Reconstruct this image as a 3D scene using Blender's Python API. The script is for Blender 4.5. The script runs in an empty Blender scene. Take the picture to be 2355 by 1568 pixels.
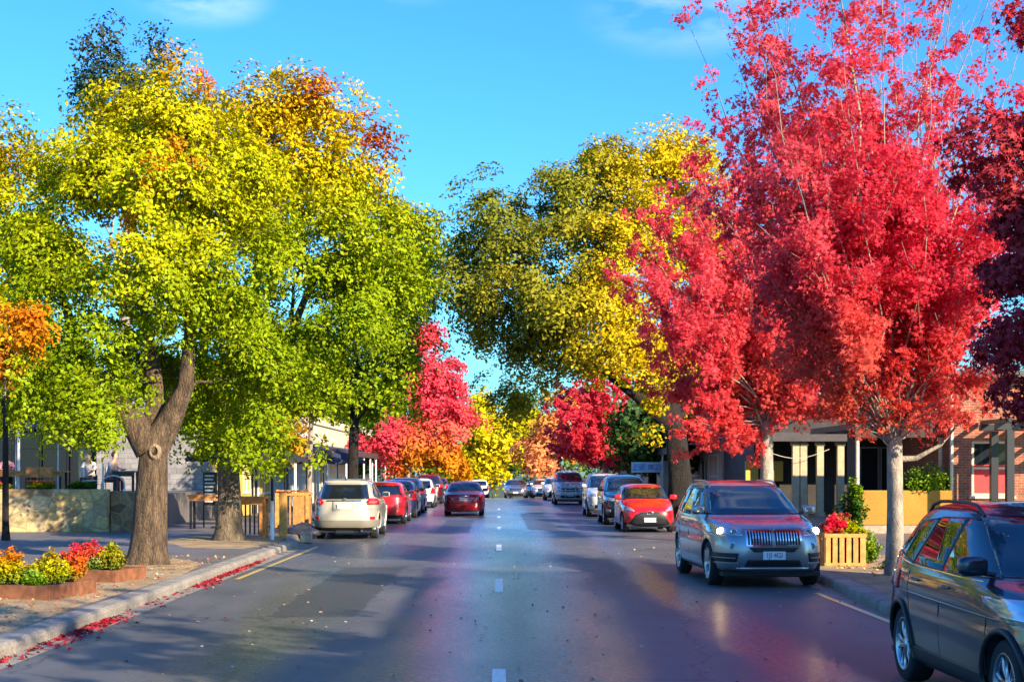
import bpy, bmesh, math, random
import numpy as np
from mathutils import Vector, Matrix
from mathutils.bvhtree import BVHTree
R = math.radians
scn = bpy.context.scene
COL = scn.collection

# ------------------------------------------------------------------ camera
F, CX, HY, CH = 3381.0, 1147.0, 1080.0, 1.95      # measured on the photograph at 2354 px width
cam_d = bpy.data.cameras.new("camera")
cam = bpy.data.objects.new("camera", cam_d); COL.objects.link(cam)
cam.location = (0, 0, CH); cam.rotation_euler = (R(90), 0, 0)
cam_d.sensor_width = 36; cam_d.lens = 36 * F / 2354
cam_d.shift_x = (1177 - CX) / 2354; cam_d.shift_y = (HY - 784) / 2354
cam_d.clip_start = 0.1; cam_d.clip_end = 3000
scn.camera = cam

# ------------------------------------------------------------------ light
SUN_AZ, SUN_EL = 41.0, 24.0        # degrees to the right of straight behind the camera, elevation
sd = Vector((math.sin(R(SUN_AZ)) * math.cos(R(SUN_EL)), -math.cos(R(SUN_AZ)) * math.cos(R(SUN_EL)), math.sin(R(SUN_EL))))
w = bpy.data.worlds.new("World"); scn.world = w; w.use_nodes = True
nt = w.node_tree; nt.nodes.clear()
o = nt.nodes.new("ShaderNodeOutputWorld"); bg = nt.nodes.new("ShaderNodeBackground")
sky = nt.nodes.new("ShaderNodeTexSky"); sky.sky_type = 'NISHITA'; sky.sun_disc = False
sky.sun_elevation = R(SUN_EL); sky.sun_rotation = math.atan2(sd.x, sd.y)
sky.air_density = 1.25; sky.dust_density = 1.1; sky.ozone_density = 1.3; sky.altitude = 300
hs = nt.nodes.new("ShaderNodeHueSaturation"); hs.inputs['Saturation'].default_value = 1.3
hs.inputs['Hue'].default_value = 0.5; hs.inputs['Value'].default_value = 1.0
# thin clouds of the sky, by direction
tc = nt.nodes.new("ShaderNodeTexCoord")
mp = nt.nodes.new("ShaderNodeMapping"); mp.inputs['Scale'].default_value = (1.0, 1.0, 3.2)
no = nt.nodes.new("ShaderNodeTexNoise"); no.inputs['Scale'].default_value = 9; no.inputs['Detail'].default_value = 7; no.inputs['Roughness'].default_value = 0.55
nt.links.new(tc.outputs['Generated'], mp.inputs['Vector']); nt.links.new(mp.outputs[0], no.inputs['Vector'])
acc = None
for c_, r_, amp in (((-.205, 1, .322), .055, .85), ((.13, 1, .315), .085, .62), ((-.05, 1, .335), .05, .35), ((-.6, 1, .5), .2, .5), ((.55, 1, .75), .25, .5), ((.1, 1, 1.1), .25, .4)):
    dv = Vector(c_).normalized()
    m0 = nt.nodes.new("ShaderNodeVectorMath"); m0.operation = 'SUBTRACT'; nt.links.new(tc.outputs['Generated'], m0.inputs[0]); m0.inputs[1].default_value = dv
    m1 = nt.nodes.new("ShaderNodeVectorMath"); m1.operation = 'MULTIPLY'; nt.links.new(m0.outputs[0], m1.inputs[0]); m1.inputs[1].default_value = (1, 1, 2.4)
    m2 = nt.nodes.new("ShaderNodeVectorMath"); m2.operation = 'LENGTH'; nt.links.new(m1.outputs[0], m2.inputs[0])
    mr = nt.nodes.new("ShaderNodeMapRange"); mr.interpolation_type = 'SMOOTHSTEP'; nt.links.new(m2.outputs['Value'], mr.inputs[0])
    mr.inputs[1].default_value = 0; mr.inputs[2].default_value = r_; mr.inputs[3].default_value = amp; mr.inputs[4].default_value = 0
    if acc is None: acc = mr.outputs[0]
    else:
        ad = nt.nodes.new("ShaderNodeMath"); ad.operation = 'MAXIMUM'; nt.links.new(acc, ad.inputs[0]); nt.links.new(mr.outputs[0], ad.inputs[1]); acc = ad.outputs[0]
rp = nt.nodes.new("ShaderNodeMapRange"); rp.inputs[1].default_value = .38; rp.inputs[2].default_value = .66; nt.links.new(no.outputs['Fac'], rp.inputs[0])
cm = nt.nodes.new("ShaderNodeMath"); cm.operation = 'MULTIPLY'; nt.links.new(acc, cm.inputs[0]); nt.links.new(rp.outputs[0], cm.inputs[1])
mx = nt.nodes.new("ShaderNodeMix"); mx.data_type = 'RGBA'; mx.inputs['B'].default_value = (3.9, 4.4, 5.0, 1)
nt.links.new(cm.outputs[0], mx.inputs['Factor'])
tint = nt.nodes.new("ShaderNodeMix"); tint.data_type = 'RGBA'; tint.blend_type = 'MULTIPLY'; tint.inputs['Factor'].default_value = 1; tint.inputs['B'].default_value = (0.21, 0.53, 0.94, 1)
nt.links.new(hs.outputs[0], tint.inputs['A']); nt.links.new(tint.outputs['Result'], mx.inputs['A'])
nt.links.new(sky.outputs[0], hs.inputs['Color']); 
nt.links.new(mx.outputs['Result'], bg.inputs[0]); bg.inputs[1].default_value = 0.15
nt.links.new(bg.outputs[0], o.inputs[0])
sl = bpy.data.lights.new("sun", 'SUN'); sl.energy = 5.0; sl.angle = R(0.55); sl.color = (1.0, 0.83, 0.6)
so = bpy.data.objects.new("sun", sl); COL.objects.link(so); so.rotation_euler = sd.to_track_quat('Z', 'Y').to_euler()
scn.view_settings.view_transform = 'Standard'; scn.view_settings.look = 'None'
scn.view_settings.exposure = 1.2; scn.view_settings.gamma = 1.0
scn.render.engine = 'CYCLES'
scn.cycles.max_bounces = 6; scn.cycles.diffuse_bounces = 3; scn.cycles.glossy_bounces = 3
scn.cycles.transmission_bounces = 4; scn.cycles.transparent_max_bounces = 6
scn.cycles.use_denoising = True; scn.cycles.sample_clamp_indirect = 6

# ------------------------------------------------------------------ helpers
def P(px, py, Y):
    return Vector(((px - CX) / F * Y, Y, CH - (py - HY) / F * Y))
def tz(Y):                                     # the road falls away beyond a gentle crest
    if Y < 90: return 0.0
    if Y < 160: return -0.0004 * (Y - 90) ** 2
    return max(-1.96 - 0.056 * (Y - 160), -5.0)
def tag(ob, label=None, cat=None, group=None, kind=None):
    if label: ob['label'] = label
    if cat: ob['category'] = cat
    if group: ob['group'] = group
    if kind: ob['kind'] = kind
    return ob
def empty(name, loc=(0, 0, 0), rz=0):
    e = bpy.data.objects.new(name, None); COL.objects.link(e); e.location = loc; e.rotation_euler = (0, 0, rz)
    e.empty_display_size = 0.2
    return e
def link(name, me, parent=None, loc=None, rot=None):
    ob = bpy.data.objects.new(name, me); COL.objects.link(ob)
    if parent is not None: ob.parent = parent
    if loc is not None: ob.location = loc
    if rot is not None: ob.rotation_euler = rot
    return ob
def copy_tree(src, parent=None):
    c = src.copy(); COL.objects.link(c)
    if parent is not None:
        c.parent = parent; c.matrix_parent_inverse = src.matrix_parent_inverse.copy()
    for ch in list(src.children): copy_tree(ch, c)
    return c

MATS = {}
def mat(name, col, rough=0.6, metal=0.0, coat=0.0, var=0.0, vscale=6.0, bump=0.0, bscale=40.0, emit=None, estr=0.0, spec=0.5, trans=0.0):
    if name in MATS: return MATS[name]
    m = bpy.data.materials.new(name); m.use_nodes = True; MATS[name] = m
    n = m.node_tree.nodes; l = m.node_tree.links; b = n['Principled BSDF']
    b.inputs['Base Color'].default_value = (*col, 1); b.inputs['Roughness'].default_value = rough
    b.inputs['Metallic'].default_value = metal; b.inputs['Coat Weight'].default_value = coat; b.inputs['Coat Roughness'].default_value = 0.04
    b.inputs['Specular IOR Level'].default_value = spec
    if emit: b.inputs['Emission Color'].default_value = (*emit, 1); b.inputs['Emission Strength'].default_value = estr
    if trans: b.inputs['Transmission Weight'].default_value = trans
    if var or bump:
        t = n.new("ShaderNodeTexCoord")
    if var:
        a = n.new("ShaderNodeTexNoise"); a.inputs['Scale'].default_value = vscale; a.inputs['Detail'].default_value = 5
        l.new(t.outputs['Object'], a.inputs['Vector'])
        r = n.new("ShaderNodeValToRGB"); lo = tuple(max(0, c * (1 - var)) for c in col); hi = tuple(min(1, c * (1 + var)) for c in col)
        r.color_ramp.elements[0].position = 0.3; r.color_ramp.elements[1].position = 0.7
        r.color_ramp.elements[0].color = (*lo, 1); r.color_ramp.elements[1].color = (*hi, 1)
        l.new(a.outputs['Fac'], r.inputs[0]); l.new(r.outputs[0], b.inputs['Base Color'])
    if bump:
        a = n.new("ShaderNodeTexNoise"); a.inputs['Scale'].default_value = bscale; a.inputs['Detail'].default_value = 4
        l.new(t.outputs['Object'], a.inputs['Vector'])
        bp = n.new("ShaderNodeBump"); bp.inputs['Strength'].default_value = bump; bp.inputs['Distance'].default_value = 0.02
        l.new(a.outputs['Fac'], bp.inputs['Height']); l.new(bp.outputs[0], b.inputs['Normal'])
    return m

class MB:
    """collects boxes, tubes and polygons into ONE mesh"""
    def __init__(s): s.v = []; s.f = []; s.m = []; s.mi = 0
    def add(s, vs, fs):
        k = len(s.v); s.v += [tuple(v) for v in vs]; s.f += [tuple(i + k for i in f) for f in fs]; s.m += [s.mi] * len(fs)
    def box(s, x0, x1, y0, y1, z0, z1, M=None):
        vs = [Vector(p) for p in ((x0,y0,z0),(x1,y0,z0),(x1,y1,z0),(x0,y1,z0),(x0,y0,z1),(x1,y0,z1),(x1,y1,z1),(x0,y1,z1))]
        if M: vs = [M @ v for v in vs]
        s.add(vs, [(0,3,2,1),(4,5,6,7),(0,1,5,4),(1,2,6,5),(2,3,7,6),(3,0,4,7)]); return s
    def tube(s, pts, rad, n=8, cap=True):
        pts = [Vector(p) for p in pts]
        if not hasattr(rad, '__len__'): rad = [rad] * len(pts)
        rings = []; up = Vector((0.13, 0.21, 0.97))
        for i, p in enumerate(pts):
            t = (pts[min(i+1, len(pts)-1)] - pts[max(i-1, 0)]).normalized()
            a = t.cross(up)
            if a.length < 0.2: a = t.cross(Vector((1, 0, 0)))
            a.normalize(); b = t.cross(a)
            rings.append([p + (a * math.cos(2*math.pi*j/n) + b * math.sin(2*math.pi*j/n)) * rad[i] for j in range(n)])
        fs = []
        for i in range(len(pts) - 1):
            for j in range(n):
                fs.append((i*n+j, i*n+(j+1)%n, (i+1)*n+(j+1)%n, (i+1)*n+j))
        if cap: fs += [tuple(range(n)), tuple((len(pts)-1)*n + j for j in reversed(range(n)))]
        s.add([v for r in rings for v in r], fs); return s
    def lathe(s, prof, n=24, M=None, close=False):
        """prof: (radius, axial) pairs round local Z"""
        vs = []; k = len(prof)
        for j in range(n):
            a = 2*math.pi*j/n
            for r, z in prof:
                v = Vector((r*math.cos(a), r*math.sin(a), z)); vs.append(M @ v if M else v)
        fs = []
        for j in range(n):
            for i in range(k - 1 if not close else k):
                i2 = (i + 1) % k
                fs.append((j*k+i, ((j+1)%n)*k+i, ((j+1)%n)*k+i2, j*k+i2))
        s.add(vs, fs); return s
    def poly(s, pts, z=None):
        s.add([(p[0], p[1], z) if z is not None else p for p in pts], [tuple(range(len(pts)))]); return s
    def build(s, name, mats, parent=None, smooth=False, bevel=0, loc=None, rot=None):
        me = bpy.data.meshes.new(name); me.from_pydata(s.v, [], s.f); me.update()
        for m_ in (mats if isinstance(mats, (list, tuple)) else [mats]): me.materials.append(m_)
        me.polygons.foreach_set('material_index', s.m)
        if smooth: me.polygons.foreach_set('use_smooth', [True] * len(me.polygons))
        ob = link(name, me, parent, loc, rot)
        if bevel:
            b = ob.modifiers.new('bevel', 'BEVEL'); b.width = bevel; b.segments = 2; b.limit_method = 'ANGLE'
        return ob

def np_mesh(name, V, face_n, mats, col=None, smooth=False):
    """V (n,3), every face made of face_n successive vertices"""
    me = bpy.data.meshes.new(name); n = len(V); nf = n // face_n
    me.vertices.add(n); me.vertices.foreach_set('co', V.astype(np.float32).ravel())
    me.loops.add(n); me.loops.foreach_set('vertex_index', np.arange(n, dtype=np.int32))
    me.polygons.add(nf); me.polygons.foreach_set('loop_start', np.arange(0, n, face_n, dtype=np.int32))
    me.polygons.foreach_set('loop_total', np.full(nf, face_n, dtype=np.int32))
    me.update(calc_edges=True)
    me.materials.append(mats)
    if col is not None:
        a = me.attributes.new('leafcol', 'FLOAT_COLOR', 'FACE')
        c4 = np.ones((nf, 4), dtype=np.float32); c4[:, :3] = col; a.data.foreach_set('color', c4.ravel())
    return me

def leaf_mat(name, trans=0.22, gloss=0.006):
    m = bpy.data.materials.new(name); m.use_nodes = True; n = m.node_tree.nodes; l = m.node_tree.links; n.clear()
    out = n.new("ShaderNodeOutputMaterial"); at = n.new("ShaderNodeAttribute"); at.attribute_name = 'leafcol'
    d = n.new("ShaderNodeBsdfDiffuse"); t = n.new("ShaderNodeBsdfTranslucent"); g = n.new("ShaderNodeBsdfGlossy"); g.inputs['Roughness'].default_value = 0.45
    m1 = n.new("ShaderNodeMixShader"); m2 = n.new("ShaderNodeMixShader"); m1.inputs[0].default_value = trans; m2.inputs[0].default_value = gloss
    l.new(at.outputs['Color'], d.inputs[0]); l.new(at.outputs['Color'], t.inputs[0])
    l.new(d.outputs[0], m1.inputs[1]); l.new(t.outputs[0], m1.inputs[2]); l.new(m1.outputs[0], m2.inputs[1]); l.new(g.outputs[0], m2.inputs[2])
    l.new(m2.outputs[0], out.inputs[0])
    return m
LEAF = leaf_mat("leaf_surface")
LEAF_THIN = leaf_mat("thin_leaf_surface", 0.5, 0.006)

def bark_mat(name, c1, c2, scale=7.0, stretch=0.25, bump=0.8):
    m = bpy.data.materials.new(name); m.use_nodes = True; n = m.node_tree.nodes; l = m.node_tree.links; b = n['Principled BSDF']
    b.inputs['Roughness'].default_value = 0.9
    t = n.new("ShaderNodeTexCoord"); mp = n.new("ShaderNodeMapping"); mp.inputs['Scale'].default_value = (1, 1, stretch)
    a = n.new("ShaderNodeTexNoise"); a.inputs['Scale'].default_value = scale; a.inputs['Detail'].default_value = 7; a.inputs['Roughness'].default_value = 0.65
    v = n.new("ShaderNodeTexVoronoi"); v.inputs['Scale'].default_value = scale * 2.2; v.feature = 'DISTANCE_TO_EDGE'
    l.new(t.outputs['Object'], mp.inputs[0]); l.new(mp.outputs[0], a.inputs['Vector']); l.new(mp.outputs[0], v.inputs['Vector'])
    r = n.new("ShaderNodeValToRGB"); r.color_ramp.elements[0].position = 0.35; r.color_ramp.elements[1].position = 0.65
    r.color_ramp.elements[0].color = (*c1, 1); r.color_ramp.elements[1].color = (*c2, 1)
    l.new(a.outputs['Fac'], r.inputs[0]); l.new(r.outputs[0], b.inputs['Base Color'])
    ad = n.new("ShaderNodeMath"); ad.operation = 'ADD'; mi = n.new("ShaderNodeMath"); mi.operation = 'MINIMUM'; mi.inputs[1].default_value = 0.12
    mu = n.new("ShaderNodeMath"); mu.operation = 'MULTIPLY'; mu.inputs[1].default_value = 5
    l.new(v.outputs['Distance'], mi.inputs[0]); l.new(mi.outputs[0], mu.inputs[0]); l.new(mu.outputs[0], ad.inputs[0]); l.new(a.outputs['Fac'], ad.inputs[1])
    bp = n.new("ShaderNodeBump"); bp.inputs['Strength'].default_value = bump; bp.inputs['Distance'].default_value = 0.04
    l.new(ad.outputs[0], bp.inputs['Height']); l.new(bp.outputs[0], b.inputs['Normal'])
    return m
BARK_OLD = bark_mat("old_brown_bark", (0.04, 0.026, 0.015), (0.17, 0.11, 0.06), 11)
BARK_SHADED = bark_mat("shaded_bark", (0.008, 0.006, 0.005), (0.024, 0.017, 0.011), 8)  # elm trunk's shade is put into this near-black bark; other trees share it
BARK_MID = bark_mat("mottled_brown_bark", (0.05, 0.038, 0.025), (0.21, 0.155, 0.095), 8)
BARK_PALE = bark_mat("pale_smooth_bark", (0.15, 0.125, 0.10), (0.44, 0.36, 0.27), 6, 0.5, 0.35)

# ------------------------------------------------------------------ foliage
TPL_OVAL = np.array([(-.55, 0), (-.1, -.3), (.5, 0), (-.1, .3)], float)
TPL_LOBED = np.array([(0, .6), (.13, .17), (.52, .28), (.2, -.08), (.32, -.42), (0, -.26), (-.32, -.42), (-.2, -.08), (-.52, .28), (-.13, .17)], float)
def norm(a): return a / np.maximum(np.linalg.norm(a, axis=1, keepdims=True), 1e-6)
def leaves(rng, C, N, size, tpl):
    n = len(C); k = len(tpl)
    N = norm(N); T = rng.normal(size=(n, 3)); T[:, 2] -= 0.6
    T = norm(T - N * np.sum(T * N, 1, keepdims=True)); B = np.cross(N, T)
    s = (size * rng.uniform(0.65, 1.3, n))[:, None]
    V = np.empty((n, k, 3))
    for i, (a, b) in enumerate(tpl):
        V[:, i] = C + (T * b * 1.0 + B * a) * s - N * (abs(a) * 0.35) * s
    return V.reshape(-1, 3)
def noise3(X, seed, freq):
    r = np.random.default_rng(seed); v = np.zeros(len(X))
    for i in range(5):
        d = r.normal(size=3); d /= np.linalg.norm(d); v += np.sin(X @ d * freq * (0.7 + 0.35 * i) + r.uniform(0, 6.28)) / (1 + 0.4 * i)
    return v / 2.0
def sprays(rng, S, O, rad, n_each, up=0.45, flat=0.45, jit=0.75):
    """S spray centres, O outward directions; leaves lie on drooping pads round each centre"""
    m = len(S); n = m * n_each; O = norm(O)
    idx = np.repeat(np.arange(m), n_each); c = S[idx]; o = O[idx]
    axis = norm(o * 0.85 + np.array([0, 0, up]) + rng.normal(size=(m, 3))[idx] * 0.22)
    d = rng.normal(size=(n, 3)); d = norm(d) * (rng.uniform(0, 1, n) ** 0.45)[:, None]
    h = np.sum(d * axis, 1, keepdims=True); d = d - axis * h * (1 - flat)
    rr = rad[idx][:, None] if hasattr(rad, '__len__') else rad
    r2 = np.sum(d * d, 1, keepdims=True)
    p = c + d * rr - axis * r2 * rr * 0.35
    p[:, 2] -= 0
    nr = axis + d * 0.6 + rng.normal(size=(n, 3)) * jit * 0.6
    return p, nr, idx
def limb_curve(a, b, rise=0.3, k=7, wob=0.0, rng=None):
    a = np.array(a, float); b = np.array(b, float); L = np.linalg.norm(b - a)
    c = a + (b - a) * 0.45 + np.array([0, 0, L * rise]) - (b - a) * np.array([.22, .22, 0])
    t = np.linspace(0, 1, k)[:, None]
    p = a * (1-t)**2 + c * 2*t*(1-t) + b * t*t
    if rng is not None and wob: p[1:-1] += rng.normal(size=(k-2, 3)) * wob * L
    return p
def trunk_rings(mb, pts, rads, n=20, seed=0, flare=0.5, ridg=0.06):
    """a fluted trunk with root flare"""
    r = random.Random(seed); ph = [r.uniform(0, 6.28) for _ in range(4)]
    z0 = pts[0][2]; vs = []
    # resample
    P_ = []; R_ = []
    for i in range(len(pts)-1):
        for q in range(5):
            t = q/5; P_.append([pts[i][j]*(1-t)+pts[i+1][j]*t for j in range(3)]); R_.append(rads[i]*(1-t)+rads[i+1]*t)
    P_.append(pts[-1]); R_.append(rads[-1])
    for p, rr in zip(P_, R_):
        h = p[2]-z0; fl = flare*math.exp(-max(h, 0)/0.28)
        for j in range(n):
            a = 2*math.pi*j/n
            q = rr*(1 + fl*(0.55+0.45*math.sin(3*a+ph[0])+0.25*math.sin(5*a+ph[1])) + ridg*math.sin(4*a+ph[2]+h*0.8)+ridg*0.7*math.sin(9*a+ph[3]-h*1.3))
            vs.append((p[0]+q*math.cos(a), p[1]+q*math.sin(a), p[2]))
    fs = []
    for i in range(len(P_)-1):
        for j in range(n): fs.append((i*n+j, i*n+(j+1)%n, (i+1)*n+(j+1)%n, (i+1)*n+j))
    fs.append(tuple(reversed(range((len(P_)-1)*n, len(P_)*n)))[::-1])
    mb.add(vs, fs)

def tree(name, label, cat, base, trunk, r0, blobs, n_spray, n_leaf, leaf, colfn, bark, seed, spray_r=0.5, shell=0.45,
         tpl=TPL_OVAL, group=None, sub=0.35, up=0.45, limbs=True, flare=0.5, limb_r=0.45, mains=None, clump=8):
    """base (X,Y,Z); trunk: list of points from the ground to the fork; blobs: (centre, (rx,ry,rz), weight)"""
    rng = np.random.default_rng(seed)
    root = empty(name, base); tag(root, label, cat, group)
    b0 = np.array(base)
    mb = MB()
    nseg = len(trunk); rads = [r0 * (1 - 0.28 * i / (nseg - 1)) for i in range(nseg)]
    trunk_rings(mb, [tuple(np.array(t) - b0) for t in trunk], rads, seed=seed, flare=flare)
    fork = np.array(trunk[-1]) - b0
    W = np.array([b[2] for b in blobs], float); W /= W.sum()
    S = []; O = []
    for (c, r, _), w_ in zip(blobs, W):
        k = max(3, int(n_spray * w_)); c = np.array(c) - b0; r = np.array(r)
        d = norm(rng.normal(size=(k, 3))); q = (rng.uniform(shell ** 3, 1, k) ** (1/3))[:, None]
        q = q * (1 + 0.17 * rng.normal(size=(k, 1)))
        if clump > 1:                                   # sprays gather in clumps with gaps between
            kc = max(3, k // clump); own = rng.integers(0, kc, k); cs = d[:kc] * q[:kc]
            off = rng.normal(size=(k, 3)) * spray_r * np.array([.70, .70, .5]); s = c + cs[own] * r + off; d = cs[own] * .8 + off / spray_r * .9
        else: s = c + d * q * r
        S.append(s); O.append(d * (1 / r) * r.min() + (s - fork) * 0.05)
        if limbs:
            rl = r0 * limb_r * min(1, (r.mean() / 2.2)) + 0.015
            st = fork - np.array([0, 0, 0.25])
            if mains:
                cand = [np.array(p[i]) for p, _ in mains for i in range(2, len(p))]; dd = [np.linalg.norm(c - q_) + (2.5 if q_[2] > c[2] else 0) for q_ in cand]; st = cand[int(np.argmin(dd))]
            lc = limb_curve(st, c, 0.14, 8, 0.03, rng)
            mb.tube(lc, [rl * (1 - 0.8 * i / 7) for i in range(8)], 8, False)
            m = int(k * sub)
            for s_ in s[:m]:
                i = rng.integers(3, 8)
                cc = limb_curve(lc[i], s_, 0.1, 5, 0.04, rng)
                mb.tube(cc, [rl * 0.22, rl * .17, rl * .12, rl * .07, 0.006], 5, False)
    for pts, rd in (mains or []): mb.tube(pts, rd, 14)
    S = np.concatenate(S); O = np.concatenate(O)
    gz = S[:, 2] > 1.3 - 0; S = S[gz]; O = O[gz]
    rad = spray_r * rng.uniform(0.5, 1.3, len(S))
    C, N, idx = sprays(rng, S, O, rad, n_leaf, up=up)
    V = leaves(rng, C, N, leaf, tpl)
    wc = C + b0
    col = colfn(wc, S[idx] + b0, idx, rng)
    me = np_mesh(name + "_crown", V, len(tpl), LEAF, np.clip(col, 0, 0.95))
    link('crown', me, root)
    mb.build('trunk', bark, root, smooth=True)
    return root

def pal(rng, wts, cols, jit=0.12):
    """mix colours by weights (n,k)"""
    w_ = wts / np.maximum(wts.sum(1, keepdims=True), 1e-6)
    c = w_ @ np.array(cols, float)
    c = c * (1 + rng.normal(size=(len(c), 1)) * jit)
    c[:, 0] *= 1 + rng.normal(size=len(c)) * jit * 0.5
    return np.clip(c, 0.004, 0.95)
# ------------------------------------------------------------------ ground, road, kerbs
def add_nodes(m):
    return m.node_tree.nodes, m.node_tree.links, m.node_tree.nodes['Principled BSDF']
def math_node(n, l, op, a, b=None, c=None, clamp=False):
    q = n.new("ShaderNodeMath"); q.operation = op; q.use_clamp = clamp
    for i, v in enumerate((a, b, c)):
        if v is None: continue
        if isinstance(v, (int, float)): q.inputs[i].default_value = v
        else: l.new(v, q.inputs[i])
    return q.outputs[0]
def noise(n, l, vec, scale, detail=4, rough=0.5, sc=None, dist=0.0):
    if sc:
        mp = n.new("ShaderNodeMapping"); mp.inputs['Scale'].default_value = sc; l.new(vec, mp.inputs[0]); vec = mp.outputs[0]
    a = n.new("ShaderNodeTexNoise"); a.inputs['Scale'].default_value = scale; a.inputs['Detail'].default_value = detail
    a.inputs['Roughness'].default_value = rough; a.inputs['Distortion'].default_value = dist; l.new(vec, a.inputs['Vector']); return a.outputs['Fac']
def ramp(n, l, fac, stops):
    r = n.new("ShaderNodeValToRGB"); e = r.color_ramp.elements
    while len(e) < len(stops): e.new(0.5)
    for i, (p, c) in enumerate(stops): e[i].position = p; e[i].color = (*c, 1) if hasattr(c, '__len__') else (c, c, c, 1)
    l.new(fac, r.inputs[0]); return r.outputs[0]

def road_material():
    m = mat("wet_asphalt", (0.05, 0.05, 0.055)); n, l, b = add_nodes(m)
    t = n.new("ShaderNodeTexCoord"); ob = t.outputs['Object']
    sp = n.new("ShaderNodeSeparateXYZ"); l.new(ob, sp.inputs[0]); X, Y = sp.outputs[0], sp.outputs[1]
    wob = math_node(n, l, 'MULTIPLY', math_node(n, l, 'SUBTRACT', noise(n, l, ob, 0.35, 4, 0.6, (1, .25, 1)), 0.5), 2.2)
    Xw = math_node(n, l, 'ADD', X, wob)
    # the polished wet strip between the two wheel paths: |x - 0.1| < 1.1
    ax = math_node(n, l, 'ABSOLUTE', math_node(n, l, 'SUBTRACT', Xw, 0.1))
    mid = n.new("ShaderNodeMapRange"); mid.interpolation_type = 'SMOOTHSTEP'; l.new(ax, mid.inputs[0])
    mid.inputs[1].default_value = 0.9; mid.inputs[2].default_value = 1.7; mid.inputs[3].default_value = 1; mid.inputs[4].default_value = 0
    # a second damp streak at x = 2.6, a third at -2.6
    ax2 = math_node(n, l, 'ABSOLUTE', math_node(n, l, 'SUBTRACT', Xw, 2.75))
    st = n.new("ShaderNodeMapRange"); st.interpolation_type = 'SMOOTHSTEP'; l.new(ax2, st.inputs[0])
    st.inputs[1].default_value = 0.15; st.inputs[2].default_value = 0.6; st.inputs[3].default_value = 0.7; st.inputs[4].default_value = 0
    ax3 = math_node(n, l, 'ABSOLUTE', math_node(n, l, 'ADD', Xw, 2.9))
    st3 = n.new("ShaderNodeMapRange"); st3.interpolation_type = 'SMOOTHSTEP'; l.new(ax3, st3.inputs[0])
    st3.inputs[1].default_value = 0.3; st3.inputs[2].default_value = 1.0; st3.inputs[3].default_value = 0.55; st3.inputs[4].default_value = 0
    wet = math_node(n, l, 'MAXIMUM', math_node(n, l, 'MAXIMUM', mid.outputs[0], st.outputs[0]), st3.outputs[0])
    # dry rectangular repair patches
    Xp = math_node(n, l, 'ADD', X, math_node(n, l, 'MULTIPLY', math_node(n, l, 'SUBTRACT', noise(n, l, ob, 2.5, 5, .7), 0.5), 0.5))
    def patch(x0, x1, y0, y1):
        fx = math_node(n, l, 'MULTIPLY', math_node(n, l, 'GREATER_THAN', Xp, x0), math_node(n, l, 'LESS_THAN', Xp, x1))
        fy = math_node(n, l, 'MULTIPLY', math_node(n, l, 'GREATER_THAN', Y, y0), math_node(n, l, 'LESS_THAN', Y, y1))
        return math_node(n, l, 'MULTIPLY', fx, fy)
    pt = patch(-2.0, -0.95, 45.5, 57)
    for q in ((0.95, 1.95, 48, 66), (-3.1, -1.9, 19.5, 29.5), (2.55, 4.6, 47, 66)):
        pt = math_node(n, l, 'MAXIMUM', pt, patch(*q))
    wet = math_node(n, l, 'MULTIPLY', wet, math_node(n, l, 'SUBTRACT', 1.0, math_node(n, l, 'MULTIPLY', pt, 0.7)))
    blot = ramp(n, l, noise(n, l, ob, 0.5, 6, 0.6, (1, .3, 1)), [(0.35, 0.0), (0.62, 1.0)])
    wetn = math_node(n, l, 'MULTIPLY', wet, math_node(n, l, 'MULTIPLY_ADD', blot, 0.45, 0.6), clamp=True)
    # fines
    fine = noise(n, l, ob, 55, 3, 0.7)
    grain = noise(n, l, ob, 14, 4, 0.7)
    ro = math_node(n, l, 'MULTIPLY_ADD', wetn, -0.17, 0.50)
    ro = math_node(n, l, 'MULTIPLY_ADD', math_node(n, l, 'SUBTRACT', grain, 0.5), 0.16, ro)
    l.new(ro, b.inputs['Roughness'])
    l.new(math_node(n, l, 'MULTIPLY', wetn, 0.9), b.inputs['Coat Weight']); b.inputs['Coat Roughness'].default_value = 0.2; b.inputs['Coat IOR'].default_value = 1.55
    l.new(math_node(n, l, 'MULTIPLY_ADD', grain, .14, .20), b.inputs['Coat Roughness'])
    big = noise(n, l, ob, 0.7, 5, 0.6, (1, .35, 1))
    c1 = ramp(n, l, big, [(0.3, (0.075, 0.077, 0.083)), (0.7, (0.15, 0.148, 0.152))])
    mx = n.new("ShaderNodeMix"); mx.data_type = 'RGBA'; mx.blend_type = 'MULTIPLY'; mx.inputs['Factor'].default_value = 1
    l.new(c1, mx.inputs['A']); l.new(ramp(n, l, fine, [(0.3, 0.55), (0.7, 1.35)]), mx.inputs['B'])
    mw = n.new("ShaderNodeMix"); mw.data_type = 'RGBA'; l.new(math_node(n, l, 'MULTIPLY', wetn, 0.5), mw.inputs['Factor'])
    l.new(mx.outputs['Result'], mw.inputs['A']); mw.inputs['B'].default_value = (0.04, 0.043, 0.05, 1)
    mp_ = n.new("ShaderNodeMix"); mp_.data_type = 'RGBA'; l.new(math_node(n, l, 'MULTIPLY', pt, 0.75), mp_.inputs['Factor'])
    l.new(mw.outputs['Result'], mp_.inputs['A']); mp_.inputs['B'].default_value = (0.04, 0.04, 0.044, 1)
    # cracks
    v = n.new("ShaderNodeTexVoronoi"); v.feature = 'DISTANCE_TO_EDGE'; v.inputs['Scale'].default_value = 0.22
    mp2 = n.new("ShaderNodeMapping"); mp2.inputs['Scale'].default_value = (1.4, .55, 1); l.new(ob, mp2.inputs[0])
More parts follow.
